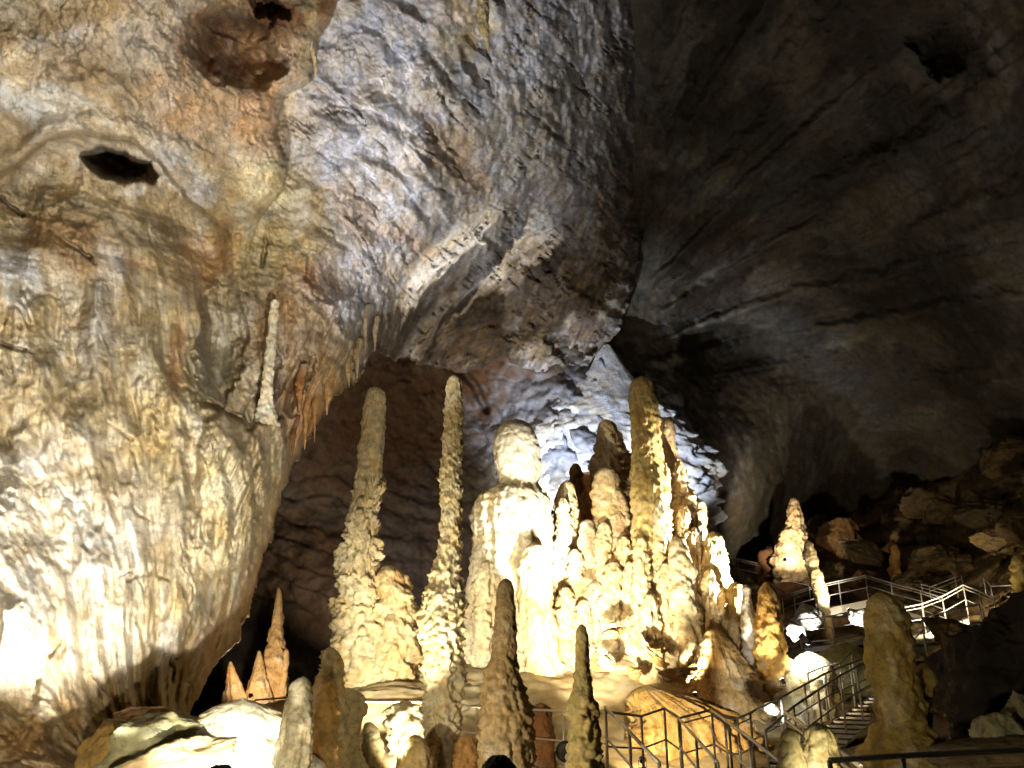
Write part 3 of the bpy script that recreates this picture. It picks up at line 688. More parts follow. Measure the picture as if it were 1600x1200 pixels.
stalag('stalagmite', 'little pale knob at the far end of the railings', 30, [(868, 1584, 1600), (880, 1582, 1606), (905, 1582, 1610)], (190, 172, 90), GG, pop=.4, ps=4, ext=.8)
# left rear orange trio
GO = 'orange spires in the dark recess'
stalag('stalagmite', 'tall thin orange spire standing in the dark recess', 26.5, [(918, 434, 437), (925, 432, 440), (945, 429, 442), (975, 424, 443), (1000, 418, 445), (1014, 413, 447), (1035, 408, 449), (1065, 400, 449), (1100, 392, 450)], (212, 178, 120), GO, flute=.15, ff=5, pop=.2, ps=5, rust=.4)
stalag('stalagmite', 'short orange nub on the right flank of the orange spire', 26.2, [(1015, 445, 450), (1022, 443, 453), (1040, 441, 452), (1060, 438, 450)], (212, 178, 120), GO, lump=.1, ext=.5)
stalag('stalagmite', 'middle orange spike left of the tallest orange spire', 26.0, [(1017, 403, 407), (1026, 400, 410), (1050, 394, 416), (1075, 386, 424), (1105, 378, 430)], (212, 180, 124), GO, flute=.15, ff=5, rust=.4)
stalag('stalagmite', 'lowest orange spike at the recess mouth', 25.6, [(1034, 358, 362), (1045, 355, 367), (1070, 351, 378), (1105, 346, 392)], (206, 170, 114), GO, flute=.2, ff=5, rust=.5)
stalag('stalagmite', 'thin white stalagmite standing in a niche of the pale wall', 18.3, [(469, 426, 434), (473, 423, 436), (490, 421, 436), (520, 418, 432), (555, 415, 430), (590, 411, 427), (625, 406, 427), (648, 402, 431), (662, 398, 436)], (236, 230, 204), 'wall stalagmites', ext=.08, plate=.2, pf=4.5, lump=.05, pop=.2, ps=9, rust=.1)
# near stalagmites
stalag('stalagmite', 'squat grey stalagmite with fluted sides beside the white mound', 12.2, [(1058, 470, 478), (1062, 461, 484), (1070, 453, 488), (1090, 447, 490), (1130, 438, 490), (1170, 430, 487), (1210, 423, 483)], (112, 108, 86), GF, flute=.16, ff=6, ft=(.2, .4), lump=.05, rust=.2, rustc=(120, 100, 60))
stalag('stalagmite', 'amber ribbed stalagmite like a stack of thin discs', 13.6, [(1056, 498, 512), (1062, 492, 522), (1072, 490, 527), (1100, 488, 529), (1150, 486, 528), (1210, 482, 530)], (196, 158, 88), GF, rib=.13, rf=9, lump=.05, pop=.1, ps=10, rust=.5)
stalag('stalagmite', 'pale round-topped stalagmite right behind the ribbed amber one', 15.2, [(1012, 512, 521), (1016, 506, 528), (1028, 503, 534), (1060, 501, 538), (1100, 499, 542), (1160, 498, 546), (1210, 498, 548)], (222, 204, 150), GF, rib=.06, rf=5, pop=.15, ps=6, rust=.3)
stalag('stalagmite', 'stubby pale stalagmite with a swollen head, lower half narrower', 15.8, [(1076, 538, 550), (1080, 533, 562), (1092, 531, 570), (1110, 531, 573), (1128, 532, 567), (1150, 532, 560), (1180, 530, 566), (1210, 528, 580)], (212, 200, 152), GF, pop=.25, ps=5, rust=.25)
stalag('stalagmite', 'dim olive stump in the hollow between the pale stub and bright boss', 17.5, [(1130, 570, 582), (1136, 567, 590), (1155, 566, 596), (1185, 566, 602), (1210, 566, 606)], (150, 138, 96), GF, rib=.12, rf=5, rust=.3)
stalag('stalagmite', 'round overlit knobbly boss like a cauliflower, nearly white', 18.2, [(1097, 624, 643), (1101, 612, 655), (1110, 607, 661), (1125, 604, 665), (1142, 605, 665), (1156, 610, 662), (1170, 612, 650), (1185, 600, 640), (1210, 590, 640)], (240, 232, 190), GF, pop=.45, ps=5, lump=.1, rust=.08)
stalag('stalagmite', 'low brown dome at the foot of the slender stalagmite', 14.8, [(1150, 642, 656), (1156, 633, 664), (1170, 626, 671), (1210, 614, 680)], (170, 146, 92), GF, lump=.12, pop=.15, ps=5)
stalag('stalagmite', 'orange ringed stump glowing between two dark stalagmites', 15.6, [(1150, 722, 734), (1154, 716, 742), (1165, 713, 747), (1210, 711, 750)], (196, 148, 84), GF, plate=.3, pf=3, rib=.1, rf=5, rust=.5)
stalag('stalagmite', 'bottle-shaped grey-brown stalagmite with ribbed neck, closest in the middle', 12.8, [(905, 786, 795), (909, 780, 800), (918, 777, 803), (935, 775, 804), (980, 771, 807), (1030, 767, 808), (1048, 759, 811), (1080, 753, 820), (1110, 751, 828), (1150, 749, 832), (1210, 747, 838)], (162, 140, 98), GF, rib=.09, rf=8, flute=.14, ff=7, ft=(.4, .5), lump=.05, pop=.1, ps=9, rust=.3, rustc=(120, 84, 44))
stalag('stalagmite', 'knobbly olive stalagmite with a thin upper finger beside the first handrail post', 12.6, [(976, 906, 911), (980, 902, 916), (990, 900, 919), (1030, 898, 921), (1074, 897, 923), (1086, 893, 929), (1110, 890, 933), (1150, 889, 937), (1210, 887, 942)], (182, 164, 104), GF, pop=.35, ps=8, rib=.06, rf=10, rust=.3)
stalag('stalagmite', 'rust-orange column foot seen behind the bottle-shaped stalagmite', 17, [(1100, 838, 852), (1106, 834, 860), (1140, 833, 865), (1210, 832, 870)], (158, 110, 64), GF, pop=.25, ps=5, rib=.1, rf=4, rust=.5)
stalag('stalagmite', 'big olive-brown stalagmite with flaring foot near the staircase', 12.5, [(926, 1370, 1384), (930, 1362, 1394), (940, 1357, 1406), (962, 1353, 1417), (1000, 1353, 1421), (1050, 1357, 1429), (1080, 1366, 1437), (1110, 1372, 1443), (1132, 1371, 1447), (1148, 1363, 1456), (1168, 1350, 1474), (1188, 1341, 1500), (1215, 1334, 1530)], (172, 148, 80), GF, pop=.22, ps=4, lump=.07, rib=.04, rf=6, rust=.3, rustc=(120, 84, 40), ext=.8)
stalag('stalagmite', 'small side stub growing against the big olive-brown stalagmite', 12.9, [(1038, 1436, 1448), (1044, 1430, 1458), (1060, 1428, 1464), (1090, 1428, 1458), (1130, 1430, 1456)], (150, 130, 74), GF, pop=.2, ps=5, ext=.8)
stalag('stalagmite', 'blunt grey-olive stump with a flat top, right of the lower stair', 8.6, [(1132, 1268, 1286), (1136, 1261, 1296), (1146, 1256, 1302), (1170, 1254, 1307), (1215, 1250, 1312)], (160, 150, 110), GF, pop=.2, ps=6, flute=.12, lump=.1, rust=.35)
stalag('stalagmite', 'lower pale lobe fused to the blunt grey-olive stump', 8.5, [(1139, 1226, 1238), (1143, 1221, 1246), (1160, 1218, 1252), (1185, 1218, 1256), (1215, 1214, 1260)], (174, 164, 120), GF, pop=.15, ps=6, lump=.12, rust=.3)

# flowstone masses
stalag('flowstone_mound', 'broken tan flowstone mound carrying the cluster of giants', 25.6, [(950, 935, 1000), (968, 905, 1040), (1000, 880, 1090), (1040, 862, 1135), (1080, 850, 1190), (1130, 842, 1215), (1180, 836, 1230)], (206, 182, 134), None, 'flowstone', pop=.4, ps=1.3, lump=.2, rust=.5, dr=.75, plate=.14, pf=1.6, ext=.6, rough=4)
stalag('flowstone_curtain', 'golden flowstone apron with dripping folds lit from beneath, behind the railing', 20.4, [(1073, 1000, 1022), (1078, 986, 1050), (1086, 979, 1080), (1100, 980, 1118), (1120, 986, 1165), (1150, 990, 1190), (1190, 992, 1205)], (216, 182, 116), None, 'flowstone', flute=.3, ff=16, lump=.1, rough=4, plate=.08, pf=1.4, rust=.3, dr=.45, ext=.8)
stalag('flowstone_cone', 'fluted tan flowstone cone spreading below the white dome', 22.4, [(985, 1104, 1126), (1000, 1096, 1140), (1030, 1086, 1160), (1060, 1078, 1180), (1090, 1070, 1200), (1130, 1062, 1218), (1180, 1056, 1232)], (204, 172, 112), None, 'flowstone', flute=.3, ff=16, lump=.08, rough=4, plate=.10, pf=1.4, rust=.3, dr=.7, ext=.6)
stalag('flowstone_mound', 'white overlit flowstone mound beside the squat grey stalagmite', 12.9, [(1093, 372, 386), (1097, 352, 402), (1104, 336, 420), (1114, 318, 442), (1130, 296, 458), (1150, 276, 468), (1175, 254, 478), (1215, 225, 490)], (232, 224, 190), None, 'flowstone', lump=.16, flute=.07, pop=.22, ps=2.2, rough=2.5, rust=.2, dr=.7, ext=.8)
stalag('flowstone_mound', 'low green-tinged mound catching lamp glare under the upper platform', 26, [(1008, 1304, 1336), (1018, 1284, 1356), (1040, 1255, 1384), (1070, 1225, 1404), (1110, 1205, 1420)], (158, 156, 96), None, 'flowstone', lump=.14, pop=.2, ps=2, rust=.3, dr=.5, ext=1.0)
stalag('flowstone_mound', 'small pale knoll under the lamp at the amber bullet’s base', 22.3, [(1022, 1250, 1276), (1030, 1240, 1290), (1045, 1228, 1305), (1075, 1215, 1312), (1110, 1200, 1320)], (214, 204, 160), None, 'flowstone', lump=.12, pop=.2, ps=3, rust=.2, dr=.6, ext=1.0)

stalag('rubble_cone', 'pale grey cone of broken rubble rising to a point behind the cluster, lit cool white', 36.2, [(538, 944, 952), (552, 932, 962), (575, 922, 978), (610, 890, 1006), (640, 852, 1046), (680, 820, 1088), (730, 800, 1116), (790, 790, 1120), (860, 785, 1116)], (204, 206, 212), None, 'rubble',
       pop=.12, ps=1.6, lump=.10, rough=4.5, flute=.05, ff=9, rust=.2, rustc=(150, 140, 126), dr=.32, ext=2, mat=M_RUB)
# hanging stalactites along the broken edge of the wall
GS = 'stalactites fringing the broken wall edge'
for lab, Y, rows, c in (
        ('longest stalactite of the fringe, a thin tan spike above the orange spire', 19.4, [(640, 472.6, 483.4), (665, 474.6, 481.4), (690, 474.8, 478.2), (702, 475.3, 476.7)], (204, 160, 104)),
        ('second tan stalactite spike just right of the longest one', 19.5, [(630, 486.9, 499.1), (650, 487.8, 495.2), (672, 489.8, 493.2), (690, 491.2, 491.8)], (204, 160, 104)),
        ('lone pale stalactite hanging from the grey ceiling, apart from the fringe', 21.5, [(500, 566.9, 575.1), (520, 568.3, 573.7), (540, 569.6, 572.4), (552, 570.2, 570.8)], (206, 196, 170)),
        ('short cream stalactite under the pale ledge, above the leafy giant', 20.8, [(570, 536.9, 549.1), (585, 540.8, 548.2), (600, 544.5, 546.5), (606, 545.2, 545.8)], (216, 190, 140)),
        ('stubby cream stalactite left of the short one under the pale ledge', 20.6, [(572, 522.9, 535.1), (586, 525.6, 532.4), (598, 527.5, 529.5)], (210, 184, 136)),
        ('small brown stalactite low on the fringe, next to the wall', 19.2, [(680, 453.9, 462.1), (700, 455.1, 459.9), (715, 456.3, 457.7)], (150, 100, 60)),
        ('blunt tan stalactite between the two longest spikes and the ledge', 20.0, [(610, 505.2, 518.8), (630, 507.6, 514.4), (648, 509.5, 511.5)], (206, 166, 112)),
        ('hair-thin stalactite at the very start of the fringe, beside the lone one', 21.2, [(520, 582, 590), (535, 584, 588), (548, 585.5, 586.5)], (204, 190, 160)),
        ('tan stalactite close under the niche stalagmite’s right side', 19.1, [(600, 462, 476), (625, 464, 472), (648, 467, 469)], (190, 140, 90)),
        ('slim cream stalactite halfway along the pale ledge', 20.9, [(556, 552, 564), (575, 555, 561), (592, 557.5, 558.5)], (214, 196, 156)),
        ('pale ribbed stalactite at the top centre of the picture', 18.2, [(-20, 742.8, 763.2), (40, 746.2, 763.8), (62, 756.1, 764.9), (82, 762.5, 764.5)], (226, 206, 156)),
        ('narrow white dripstone thread down the edge of the orange rock', 15.6, [(-10, 475.9, 484.1), (40, 475.9, 484.1), (100, 489.6, 496.4), (118, 491.8, 495.2)], (228, 214, 170))):
    stalag('stalactite', lab, Y, rows, c, GS, 'stalactite', down=True, flute=.25, ff=4, lump=.12, rust=.35, ext=.6, step=1.8)


# ------------------------------------------------------------------ loose rocks
def rock(name, label, cx, cy, w, h, Y, col, seed, group=None, rot=0, dr=.8, cut=.82, cat='boulder', mat=None, rough=.1):
    rng = np.random.default_rng(seed)
    nt, npx = 56, 84
    if w * h > 30000: nt, npx = 110, 160
    th = np.linspace(0.0, math.pi, nt)[:, None]; ph = np.linspace(0, 2 * math.pi, npx, endpoint=False)[None]
    d = np.stack(np.broadcast_arrays(np.sin(th) * np.cos(ph), np.sin(th) * np.sin(ph), np.cos(th)), -1)
    N = rng.normal(size=(16, 3)); N /= np.linalg.norm(N, axis=1)[:, None]
    r = np.full(d.shape[:2], 1.25)
    for nn in N:
        q = d @ nn
        r = np.minimum(r, np.where(q > .05, (cut + .18 * rng.random()) / np.maximum(q, .05), 9))
    r = r * (1 + rough * 1.4 * fbm(d[..., 0] * 1.8 + seed, d[..., 1] * 1.8, d[..., 2] * 1.8, 5, seed) + .04 * fbm(d[..., 0] * 8, d[..., 1] * 8, d[..., 2] * 8, 3, seed + 2))
    kk = w / 12.
    r = r * (1 + min(.16, 3.0 / max(w, 10)) * (1.6 * fbm(d[..., 0] * kk * .5, d[..., 1] * kk * .5, d[..., 2] * kk * .5 + seed, 4, seed + 7, .6) - .8 * ridged(d[..., 0] * kk * .3, d[..., 1] * kk * .3, d[..., 2] * kk * .5, 3, seed + 8)))
    s = Y / F / .97
    V = d * r[..., None] * np.array([w / 2 * s, w / 2 * s * dr, h / 2 * s])
    a = math.radians(rot); x, z = V[..., 0].copy(), V[..., 2].copy()
    V[..., 0] = x * math.cos(a) + z * math.sin(a); V[..., 2] = -x * math.sin(a) + z * math.cos(a)
    c = np.broadcast_to(lin(col), V.shape).copy()
    m = sstep(0, .5, fbm(d[..., 0] * 2, d[..., 1] * 2, d[..., 2] * 2 + seed, 4, seed + 5))[..., None] * .5
    c = c * (1 - m) + lin(np.array(col) * .72) * m
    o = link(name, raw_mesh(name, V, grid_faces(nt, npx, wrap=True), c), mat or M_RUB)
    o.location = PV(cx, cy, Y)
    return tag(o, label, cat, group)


GR = 'boulders lying at the foot of the walls'
rock('boulder', 'flat pinkish slab lying at the foot of the pale wall', 222, 1124, 84, 34, 13.6, (200, 172, 138), 1, GR, -12)
rock('boulder', 'small rounded tan boulder tucked under the pinkish slab', 184, 1146, 46, 36, 13.2, (190, 172, 130), 2, GR, 20)
rock('boulder', 'grey-green mass of rock below the pinkish slab', 250, 1180, 190, 110, 12.9, (150, 150, 118), 3, GR, -5, rough=.16)
rock('boulder', 'tan ledge rock leading up to the white overlit mound', 268, 1196, 150, 60, 12.2, (206, 184, 140), 4, GR, -18, rough=.15)
rock('boulder', 'upright brown rock at the bottom left beneath the pale wall', 150, 1200, 60, 90, 12.6, (150, 124, 70), 5, GR, 8)
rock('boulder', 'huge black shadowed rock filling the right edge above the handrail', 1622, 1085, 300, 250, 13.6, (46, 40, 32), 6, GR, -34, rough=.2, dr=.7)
rock('boulder', 'pale grey boulder lying under the huge black rock', 1556, 1146, 66, 56, 11.6, (150, 148, 128), 7, GR, 30)
rock('boulder', 'small grey rock at the right edge beside the pale boulder', 1596, 1122, 50, 60, 11.8, (136, 132, 116), 8, GR, 10)
rock('boulder', 'low brown rock spread beneath the pale grey boulder', 1560, 1178, 150, 46, 11.4, (110, 98, 74), 9, GR, -4)
rock('boulder', 'square orange-brown block below the ringed cone’s right side', 1316, 842, 60, 66, 43, (112, 84, 52), 10, GR, 4, cut=.72)
rock('boulder', 'rounded reddish boulder carrying the distant ringed cone', 1226, 900, 90, 70, 42.5, (120, 84, 56), 11, GR, 8)
GB = 'boulders strewn over the dark slope'
rng = np.random.default_rng(5)
BL = [('brown wedge boulder in the upper middle of the dark slope', 1440, 790, 70, 46, 41), ('large reddish boulder high on the dark slope', 1468, 798, 66, 50, 40.5), ('olive boulder below the reddish one on the dark slope', 1526, 800, 80, 44, 36),
      ('jutting brown rock on the skyline of the slope at the right edge', 1576, 712, 80, 60, 37), ('flat brown rock left of the tiny yellow stub', 1352, 868, 80, 40, 40.5), ('dull yellow rock right of the tiny yellow stub', 1452, 872, 60, 36, 37), ('small tan rock just above the right railings', 1500, 880, 42, 30, 35),
      ('pair-topped brown rock below the olive boulder', 1552, 846, 64, 40, 32), ('dark rounded rock at the right edge above the little pale knob', 1592, 830, 50, 44, 30), ('greyish slab low on the slope behind the platform rail', 1420, 905, 60, 26, 37.5),
      ('small rust-brown rock under the square orange block', 1300, 892, 40, 30, 42.5), ('little grey rock in the gully left of the square block', 1276, 822, 36, 30, 46), ('ochre rock beside the right stair railing', 1478, 1040, 56, 60, 24), ('brown hump behind the big olive-brown stalagmite', 1500, 1000, 90, 50, 26)]
for i, (lab, x, y, w, h, Y) in enumerate(BL):
    rock('boulder', lab, x, y, w, h, Y, tuple(np.array((104, 88, 60)) * (.8 + .4 * rng.random())), 40 + i, GB, rng.uniform(-25, 25), rough=.15, cut=.75)
GC = 'broken blocks on the flowstone mound'
for i, (lab, x, y, w, h, Y, c, r) in enumerate([
        ('orange-streaked tilted block low on the tan skirt, left of the column’s foot', 955, 990, 44, 26, 22.4, (208, 160, 104), -12), ('pale tilted shard on the mound below the column', 1010, 1016, 52, 15, 22.2, (222, 186, 124), 36),
        ('yellow jagged block beside the tilted shard', 1030, 1034, 34, 20, 22.0, (222, 182, 112), 30), ('grey-white broken block above the knobbly olive stalagmite', 948, 1034, 34, 26, 22.2, (196, 180, 150), 40),
        ('brown cube-like block under the mound’s overhang', 1062, 1056, 54, 30, 21.8, (140, 104, 56), 6), ('small tan block on the mound left of the brown cube', 992, 1052, 30, 22, 22.1, (176, 140, 84), -20)]):
    rock('rock_block', lab, x, y, w, h, Y, c, 80 + i, GC, r, cut=.55, cat='rock', mat=M_CALC, rough=.2)


# ------------------------------------------------------------------ steel walkways
from mathutils import Vector, Matrix


def tube(pts, r, seg=8):
    V, Fc = [], []
    pts = [Vector(p) for p in pts]
    for k, p in enumerate(pts):
        d = ((pts[min(k + 1, len(pts) - 1)] - p).normalized() + (p - pts[max(k - 1, 0)]).normalized())
        if d.length < 1e-6: d = Vector((0, 0, 1))
        d.normalize()
        s = d.cross(Vector((0, 0, 1)));
        if s.length < 1e-3: s = Vector((1, 0, 0))
        s.normalize(); t = s.cross(d)
        for i in range(seg):
            a = 2 * math.pi * i / seg
            V.append(p + r * (math.cos(a) * s + math.sin(a) * t))
    for k in range(len(pts) - 1):
        for i in range(seg):
            j = (i + 1) % seg
            Fc.append((k * seg + i, k * seg + j, (k + 1) * seg + j, (k + 1) * seg + i))
    n = len(V)
    Fc.append(tuple(range(seg - 1, -1, -1))); Fc.append(tuple(range(n - seg, n)))
    me = bpy.data.meshes.new('tube'); me.from_pydata([tuple(v) for v in V], [], Fc); me.update()
    for p in me.polygons: p.use_smooth = len(p.vertices) == 4
    return me


def boxmesh(name, verts8):
    me = bpy.data.meshes.new(name)
    me.from_pydata([tuple(v) for v in verts8], [], [(0, 3, 2, 1), (4, 5, 6, 7), (0, 1, 5, 4), (1, 2, 6, 5), (2, 3, 7, 6), (3, 0, 4, 7)]); me.update()
    return me


def prism(p0, p1, w, h):
    """beam along p0-p1, width w (horizontal), depth h below"""
    p0, p1 = Vector(p0), Vector(p1)
    d = (p1 - p0); s = d.cross(Vector((0, 0, 1))); s.normalize(); s *= w / 2
    dn = Vector((0, 0, -h))
    return boxmesh('beam', [p0 - s + dn, p1 - s + dn, p1 + s + dn, p0 + s + dn, p0 - s, p1 - s, p1 + s, p0 + s])


def railing(label, top, H=1.0, mids=(.5,), gap=1.25, r=.024, group='steel railings of the visitor walkway', foot=.12, posts=True):
    pts = [PV(*p) for p in top]
    root = thing('railing', label, 'railing', pts[0] - Vector((0, 0, H)), group)
    org = root.location.copy()
    loc = [p - org for p in pts]
    me = tube(loc, r); link('handrail', me, M_STEEL, root)
    for m in mids:
        link('rail', tube([p - Vector((0, 0, H * m)) for p in loc], r * .72), M_STEEL, root)
    spots = []
    for a, b in zip(loc[:-1], loc[1:]):
        n = max(1, round((b - a).length / gap))
        spots += [a.lerp(b, i / n) for i in range(n)]
    spots.append(loc[-1])
    if posts:
        for s in spots:
            link('post', tube([s, s - Vector((0, 0, H + foot))], r * .95), M_STEEL, root)
    return root


def deck(label, edge, depth, thick=.14, group='steel decks of the visitor walkway', cat='walkway', name='walkway', drop=1.02):
    """a steel deck following pixel points of its railing's top edge, running back by depth"""
    pts = [PV(*p) - Vector((0, 0, drop)) for p in edge]
    root = thing(name, label, cat, pts[0], group)
    org = pts[0].copy()
    for a, b in zip(pts[:-1], pts[1:]):
        a, b = a - org, b - org
        k = Vector((0, depth, 0))
        link('deck_plate', boxmesh('deck', [a - Vector((0, 0, .05)), b - Vector((0, 0, .05)), b + k - Vector((0, 0, .05)), a + k - Vector((0, 0, .05)), a, b, b + k, a + k]), M_DECK, root)
        link('edge_beam', prism(a + Vector((0, -.03, .02)), b + Vector((0, -.03, .02)), .05, thick), M_STEEL, root)
        n = max(1, int((b - a).length / 1.2))
        for i in range(n + 1):
            q = a.lerp(b, i / n)
            link('joist', prism(q + Vector((0, 0.02, -.056)), q + k + Vector((0, -.02, -.056)), .06, .10), M_STEEL, root)
    return root


# middle walkway
railing('thin railing running behind the near stalagmites to the handrail corner', [(398, 1094, 21), (450, 1090, 20.6), (560, 1097, 20), (660, 1098, 19.4), (745, 1104, 18.2), (880, 1111, 16.2), (946, 1112, 15.2)], 1.0, (.5,), 1.5, .02)
railing('steep stair handrail descending from the first tall post', [(946, 1105, 15.0), (1030, 1192, 12.4)], .95, (.5,), 1.15, .026, foot=.2)
railing('peaked railing of the little landing before the golden apron', [(946, 1112, 15.3), (1002, 1119, 16.6), (1038, 1107, 17.2), (1062, 1122, 16.2)], 1.0, (.55,), 1.1)
railing('second stair handrail descending right across the landing', [(1060, 1122, 15.9), (1122, 1192, 13.0)], .95, (.5,), 1.2)
railing('railing with a raised middle along the far side of the landing', [(1062, 1122, 16.9), (1112, 1109, 17.4), (1132, 1121, 17.2), (1152, 1123, 17), (1172, 1114, 17.6)], 1.0, (.1, .62), 1.1)
railing('long stair handrail running down right from the landing corner', [(1112, 1110, 16.4), (1170, 1152, 14.0), (1226, 1196, 12.0)], .95, (.5,), 1.4)
deck('steel landing behind the bottom railings', [(940, 1112, 15.2), (1160, 1124, 16.2)], 1.5)
deck('long narrow walkway deck behind the near stalagmites', [(398, 1096, 21), (560, 1098, 20), (745, 1104, 18.2), (930, 1112, 15.4)], 1.3)
# right stair
railing('outer railing of the long stair climbing towards the upper platform', [(1172, 1114, 17.6), (1220, 1090, 18.6), (1290, 1052, 20.6), (1362, 1024, 22.8), (1420, 985, 26)], 1.0, (.5,), 1.3)
railing('inner railing of the long stair, lower and nearer', [(1196, 1142, 15.6), (1240, 1104, 16.6), (1312, 1056, 18.6), (1362, 1030, 20.2)], 1.0, (.5,), 1.3)
railing('short kinked handrail beside the lamp glare on the pale knoll', [(1262, 1052, 21.4), (1285, 1042, 21.8), (1312, 1036, 22.2), (1330, 1020, 22.8)], .9, (.5,), 1.1)
railing('handrail slanting down behind the blunt grey-olive stump', [(1226, 1112, 13.2), (1345, 1198, 9.0)], .95, (.12,), 1.4)
railing('nearest handrail, a single bar across the bottom right corner', [(1296, 1188, 6.6), (1410, 1181, 6.7), (1640, 1170, 6.9)], 1.0, (.5,), 1.1, .021)


def stairs(label, a, b, width, n):
    """flight of open steps between two pixel points (given at handrail level)"""
    A = PV(*a) - Vector((0, 0, 1.0)); B = PV(*b) - Vector((0, 0, 1.0))
    root = thing('staircase', label, 'staircase', A, 'steel staircases of the visitor walkway')
    d = B - A; s = d.cross(Vector((0, 0, 1))); s.normalize(); s *= width
    for k in (0, 1):
        link('stringer', prism(s * k, d + s * k, .05, .22), M_DECK, root)
    t = s.normalized() * .03
    for i in range(n):
        q = d * ((i + .5) / n)
        f = Vector((d.x, d.y, 0)).normalized() * .14
        v = [q + t - f, q + t + f, q + s - t + f, q + s - t - f]
        link('step', boxmesh('step', [p - Vector((0, 0, .05)) for p in v] + v), M_STEEL, root)
    return root


stairs('open steel flight going down below the first tall post', (946, 1105, 15.0), (1036, 1198, 12.2), -1.1, 9)
stairs('long steel flight climbing right past the big olive-brown stalagmite', (1180, 1112, 17.4), (1400, 1000, 24.5), .95, 22)

# upper platform
railing('curved railing of the upper platform behind the leaning stalagmite', [(1222, 934, 37.5), (1240, 926, 36.8), (1272, 916, 36.4), (1310, 908, 36.2), (1352, 899, 36.2)], 1.0, (.08, .5), 1.25, .03)
railing('bright railing descending from the peak of the upper platform', [(1352, 899, 36.2), (1392, 911, 35), (1438, 923, 33.6), (1472, 934, 32.4)], 1.0, (.1, .42, .75), 1.2, .03)
railing('dim far railing behind the descending bright one', [(1392, 904, 38.5), (1402, 903, 38.5), (1480, 924, 36)], 1.0, (.14,), 1.6, .026)
railing('small roof-shaped railing above the right flight', [(1452, 918, 36), (1492, 902, 36.5), (1502, 899, 36.5)], 1.0, (.16, .5), 1.2, .026)
railing('zigzag railing reaching furthest right, with a peak', [(1398, 952, 30.5), (1440, 944, 30.5), (1472, 932, 30.2), (1505, 914, 30), (1530, 924, 28.6), (1553, 935, 27.4)], 1.0, (.12, .5), 1.05, .027)
railing('low railing under the zigzag one beside the big stalagmite', [(1396, 970, 28.6), (1440, 966, 28.4), (1500, 950, 28), (1530, 944, 27.6)], .95, (.3,), 1.1, .024)
railing('far dim railing between the white dome and the reddish boulder', [(1140, 877, 43.5), (1152, 873, 43), (1200, 884, 42), (1262, 898, 40.5)], 1.0, (.1, .5), 1.6, .028)
railing('faint last railing crossing towards the little pale knob', [(1536, 900, 33), (1548, 916, 32), (1592, 914, 31)], 1.0, (.4,), 1.4, .026)
deck('upper platform deck with a pale steel edge', [(1222, 934, 37.4), (1240, 926, 36.7), (1272, 916, 36.3), (1310, 908, 36.1), (1352, 899, 36.1)], 2.2, .3)
deck('descending deck right of the upper platform peak', [(1352, 899, 36.1), (1438, 923, 33.5), (1472, 934, 32.3)], 1.4, .16)
deck('short deck carrying the zigzag railing', [(1398, 952, 30.4), (1440, 944, 30.4), (1505, 920, 29.9)], 1.3, .2)
deck('lower walkway under the upper platform, plates seen from below', [(1252, 968, 31.6), (1300, 962, 31.2), (1352, 952, 31)], 2.0, .16)
railing('three-bar railing of the lower walkway under the upper platform', [(1248, 968, 31.4), (1300, 963, 31), (1352, 954, 30.8)], 1.0, (.38, .8), 1.4, .03)
railing('row of bright posts below the zigzag railing', [(1416, 1010, 25.5), (1442, 985, 26), (1466, 968, 26.6)], .9, (), .9, .022)


# ------------------------------------------------------------------ lamps
def floodlight(label, at, target, watt, cone, warm, blend=.5, size=.2, colour=None, radius=.06):
    p = Vector(at); t = Vector(target)
    d = (t - p).normalized()
    q = d.to_track_quat('-Z', 'Y')
    root = thing('floodlight', label, 'floodlight', p, 'floodlights of the cave lighting')
    R = q.to_matrix(); s = size / 2
    def turned(name, prof, mat, seg=20):
        V = []; Fc = []
        for z, r in prof:
            for i in range(seg):
                a = 2 * math.pi * i / seg
                V.append(tuple(R @ Vector((r * math.cos(a), r * math.sin(a), z))))
        for k in range(len(prof) - 1):
            for i in range(seg):
                jn = (i + 1) % seg
                Fc.append((k * seg + i, k * seg + jn, (k + 1) * seg + jn, (k + 1) * seg + i))
        Fc.append(tuple(range(seg - 1, -1, -1)))
        Fc.append(tuple(range((len(prof) - 1) * seg, len(prof) * seg)))
        me = bpy.data.meshes.new(name); me.from_pydata(V, [], Fc); me.update()
        return link(name, me, mat, root)
    turned('housing', [(s * 2.0, .45 * s), (s * 1.6, .62 * s), (s * .5, .8 * s), (s * .1, 1.0 * s), (.006, 1.0 * s)], M_BLACK)
    turned('lens', [(.004, .9 * s), (-.010, .86 * s)], M_LENS[warm])
    b = [R @ Vector((-1.12 * s, 0, .6 * s)), R @ Vector((-1.12 * s, 0, .6 * s)) + Vector((0, 0, -2.0 * s)), R @ Vector((1.12 * s, 0, .6 * s)) + Vector((0, 0, -2.0 * s)), R @ Vector((1.12 * s, 0, .6 * s))]
    link('bracket', tube(b, .010, 6), M_BLACK, root)
    ld = bpy.data.lights.new('bulb', 'SPOT'); ld.energy = watt; ld.spot_size = math.radians(cone); ld.spot_blend = blend; ld.shadow_soft_size = radius
    ld.color = colour or ((1.0, .84, .60) if warm else (.72, .82, 1.0))
    lo = bpy.data.objects.new('bulb', ld); COL.objects.link(lo); lo.parent = root
    lo.rotation_euler = q.to_euler(); lo.location = d * .08
    return root


WARM = (1.0, .86, .62); NEUT = (1.0, .93, .80); COOL = (.74, .84, 1.0); GOLD = (1.0, .72, .36)
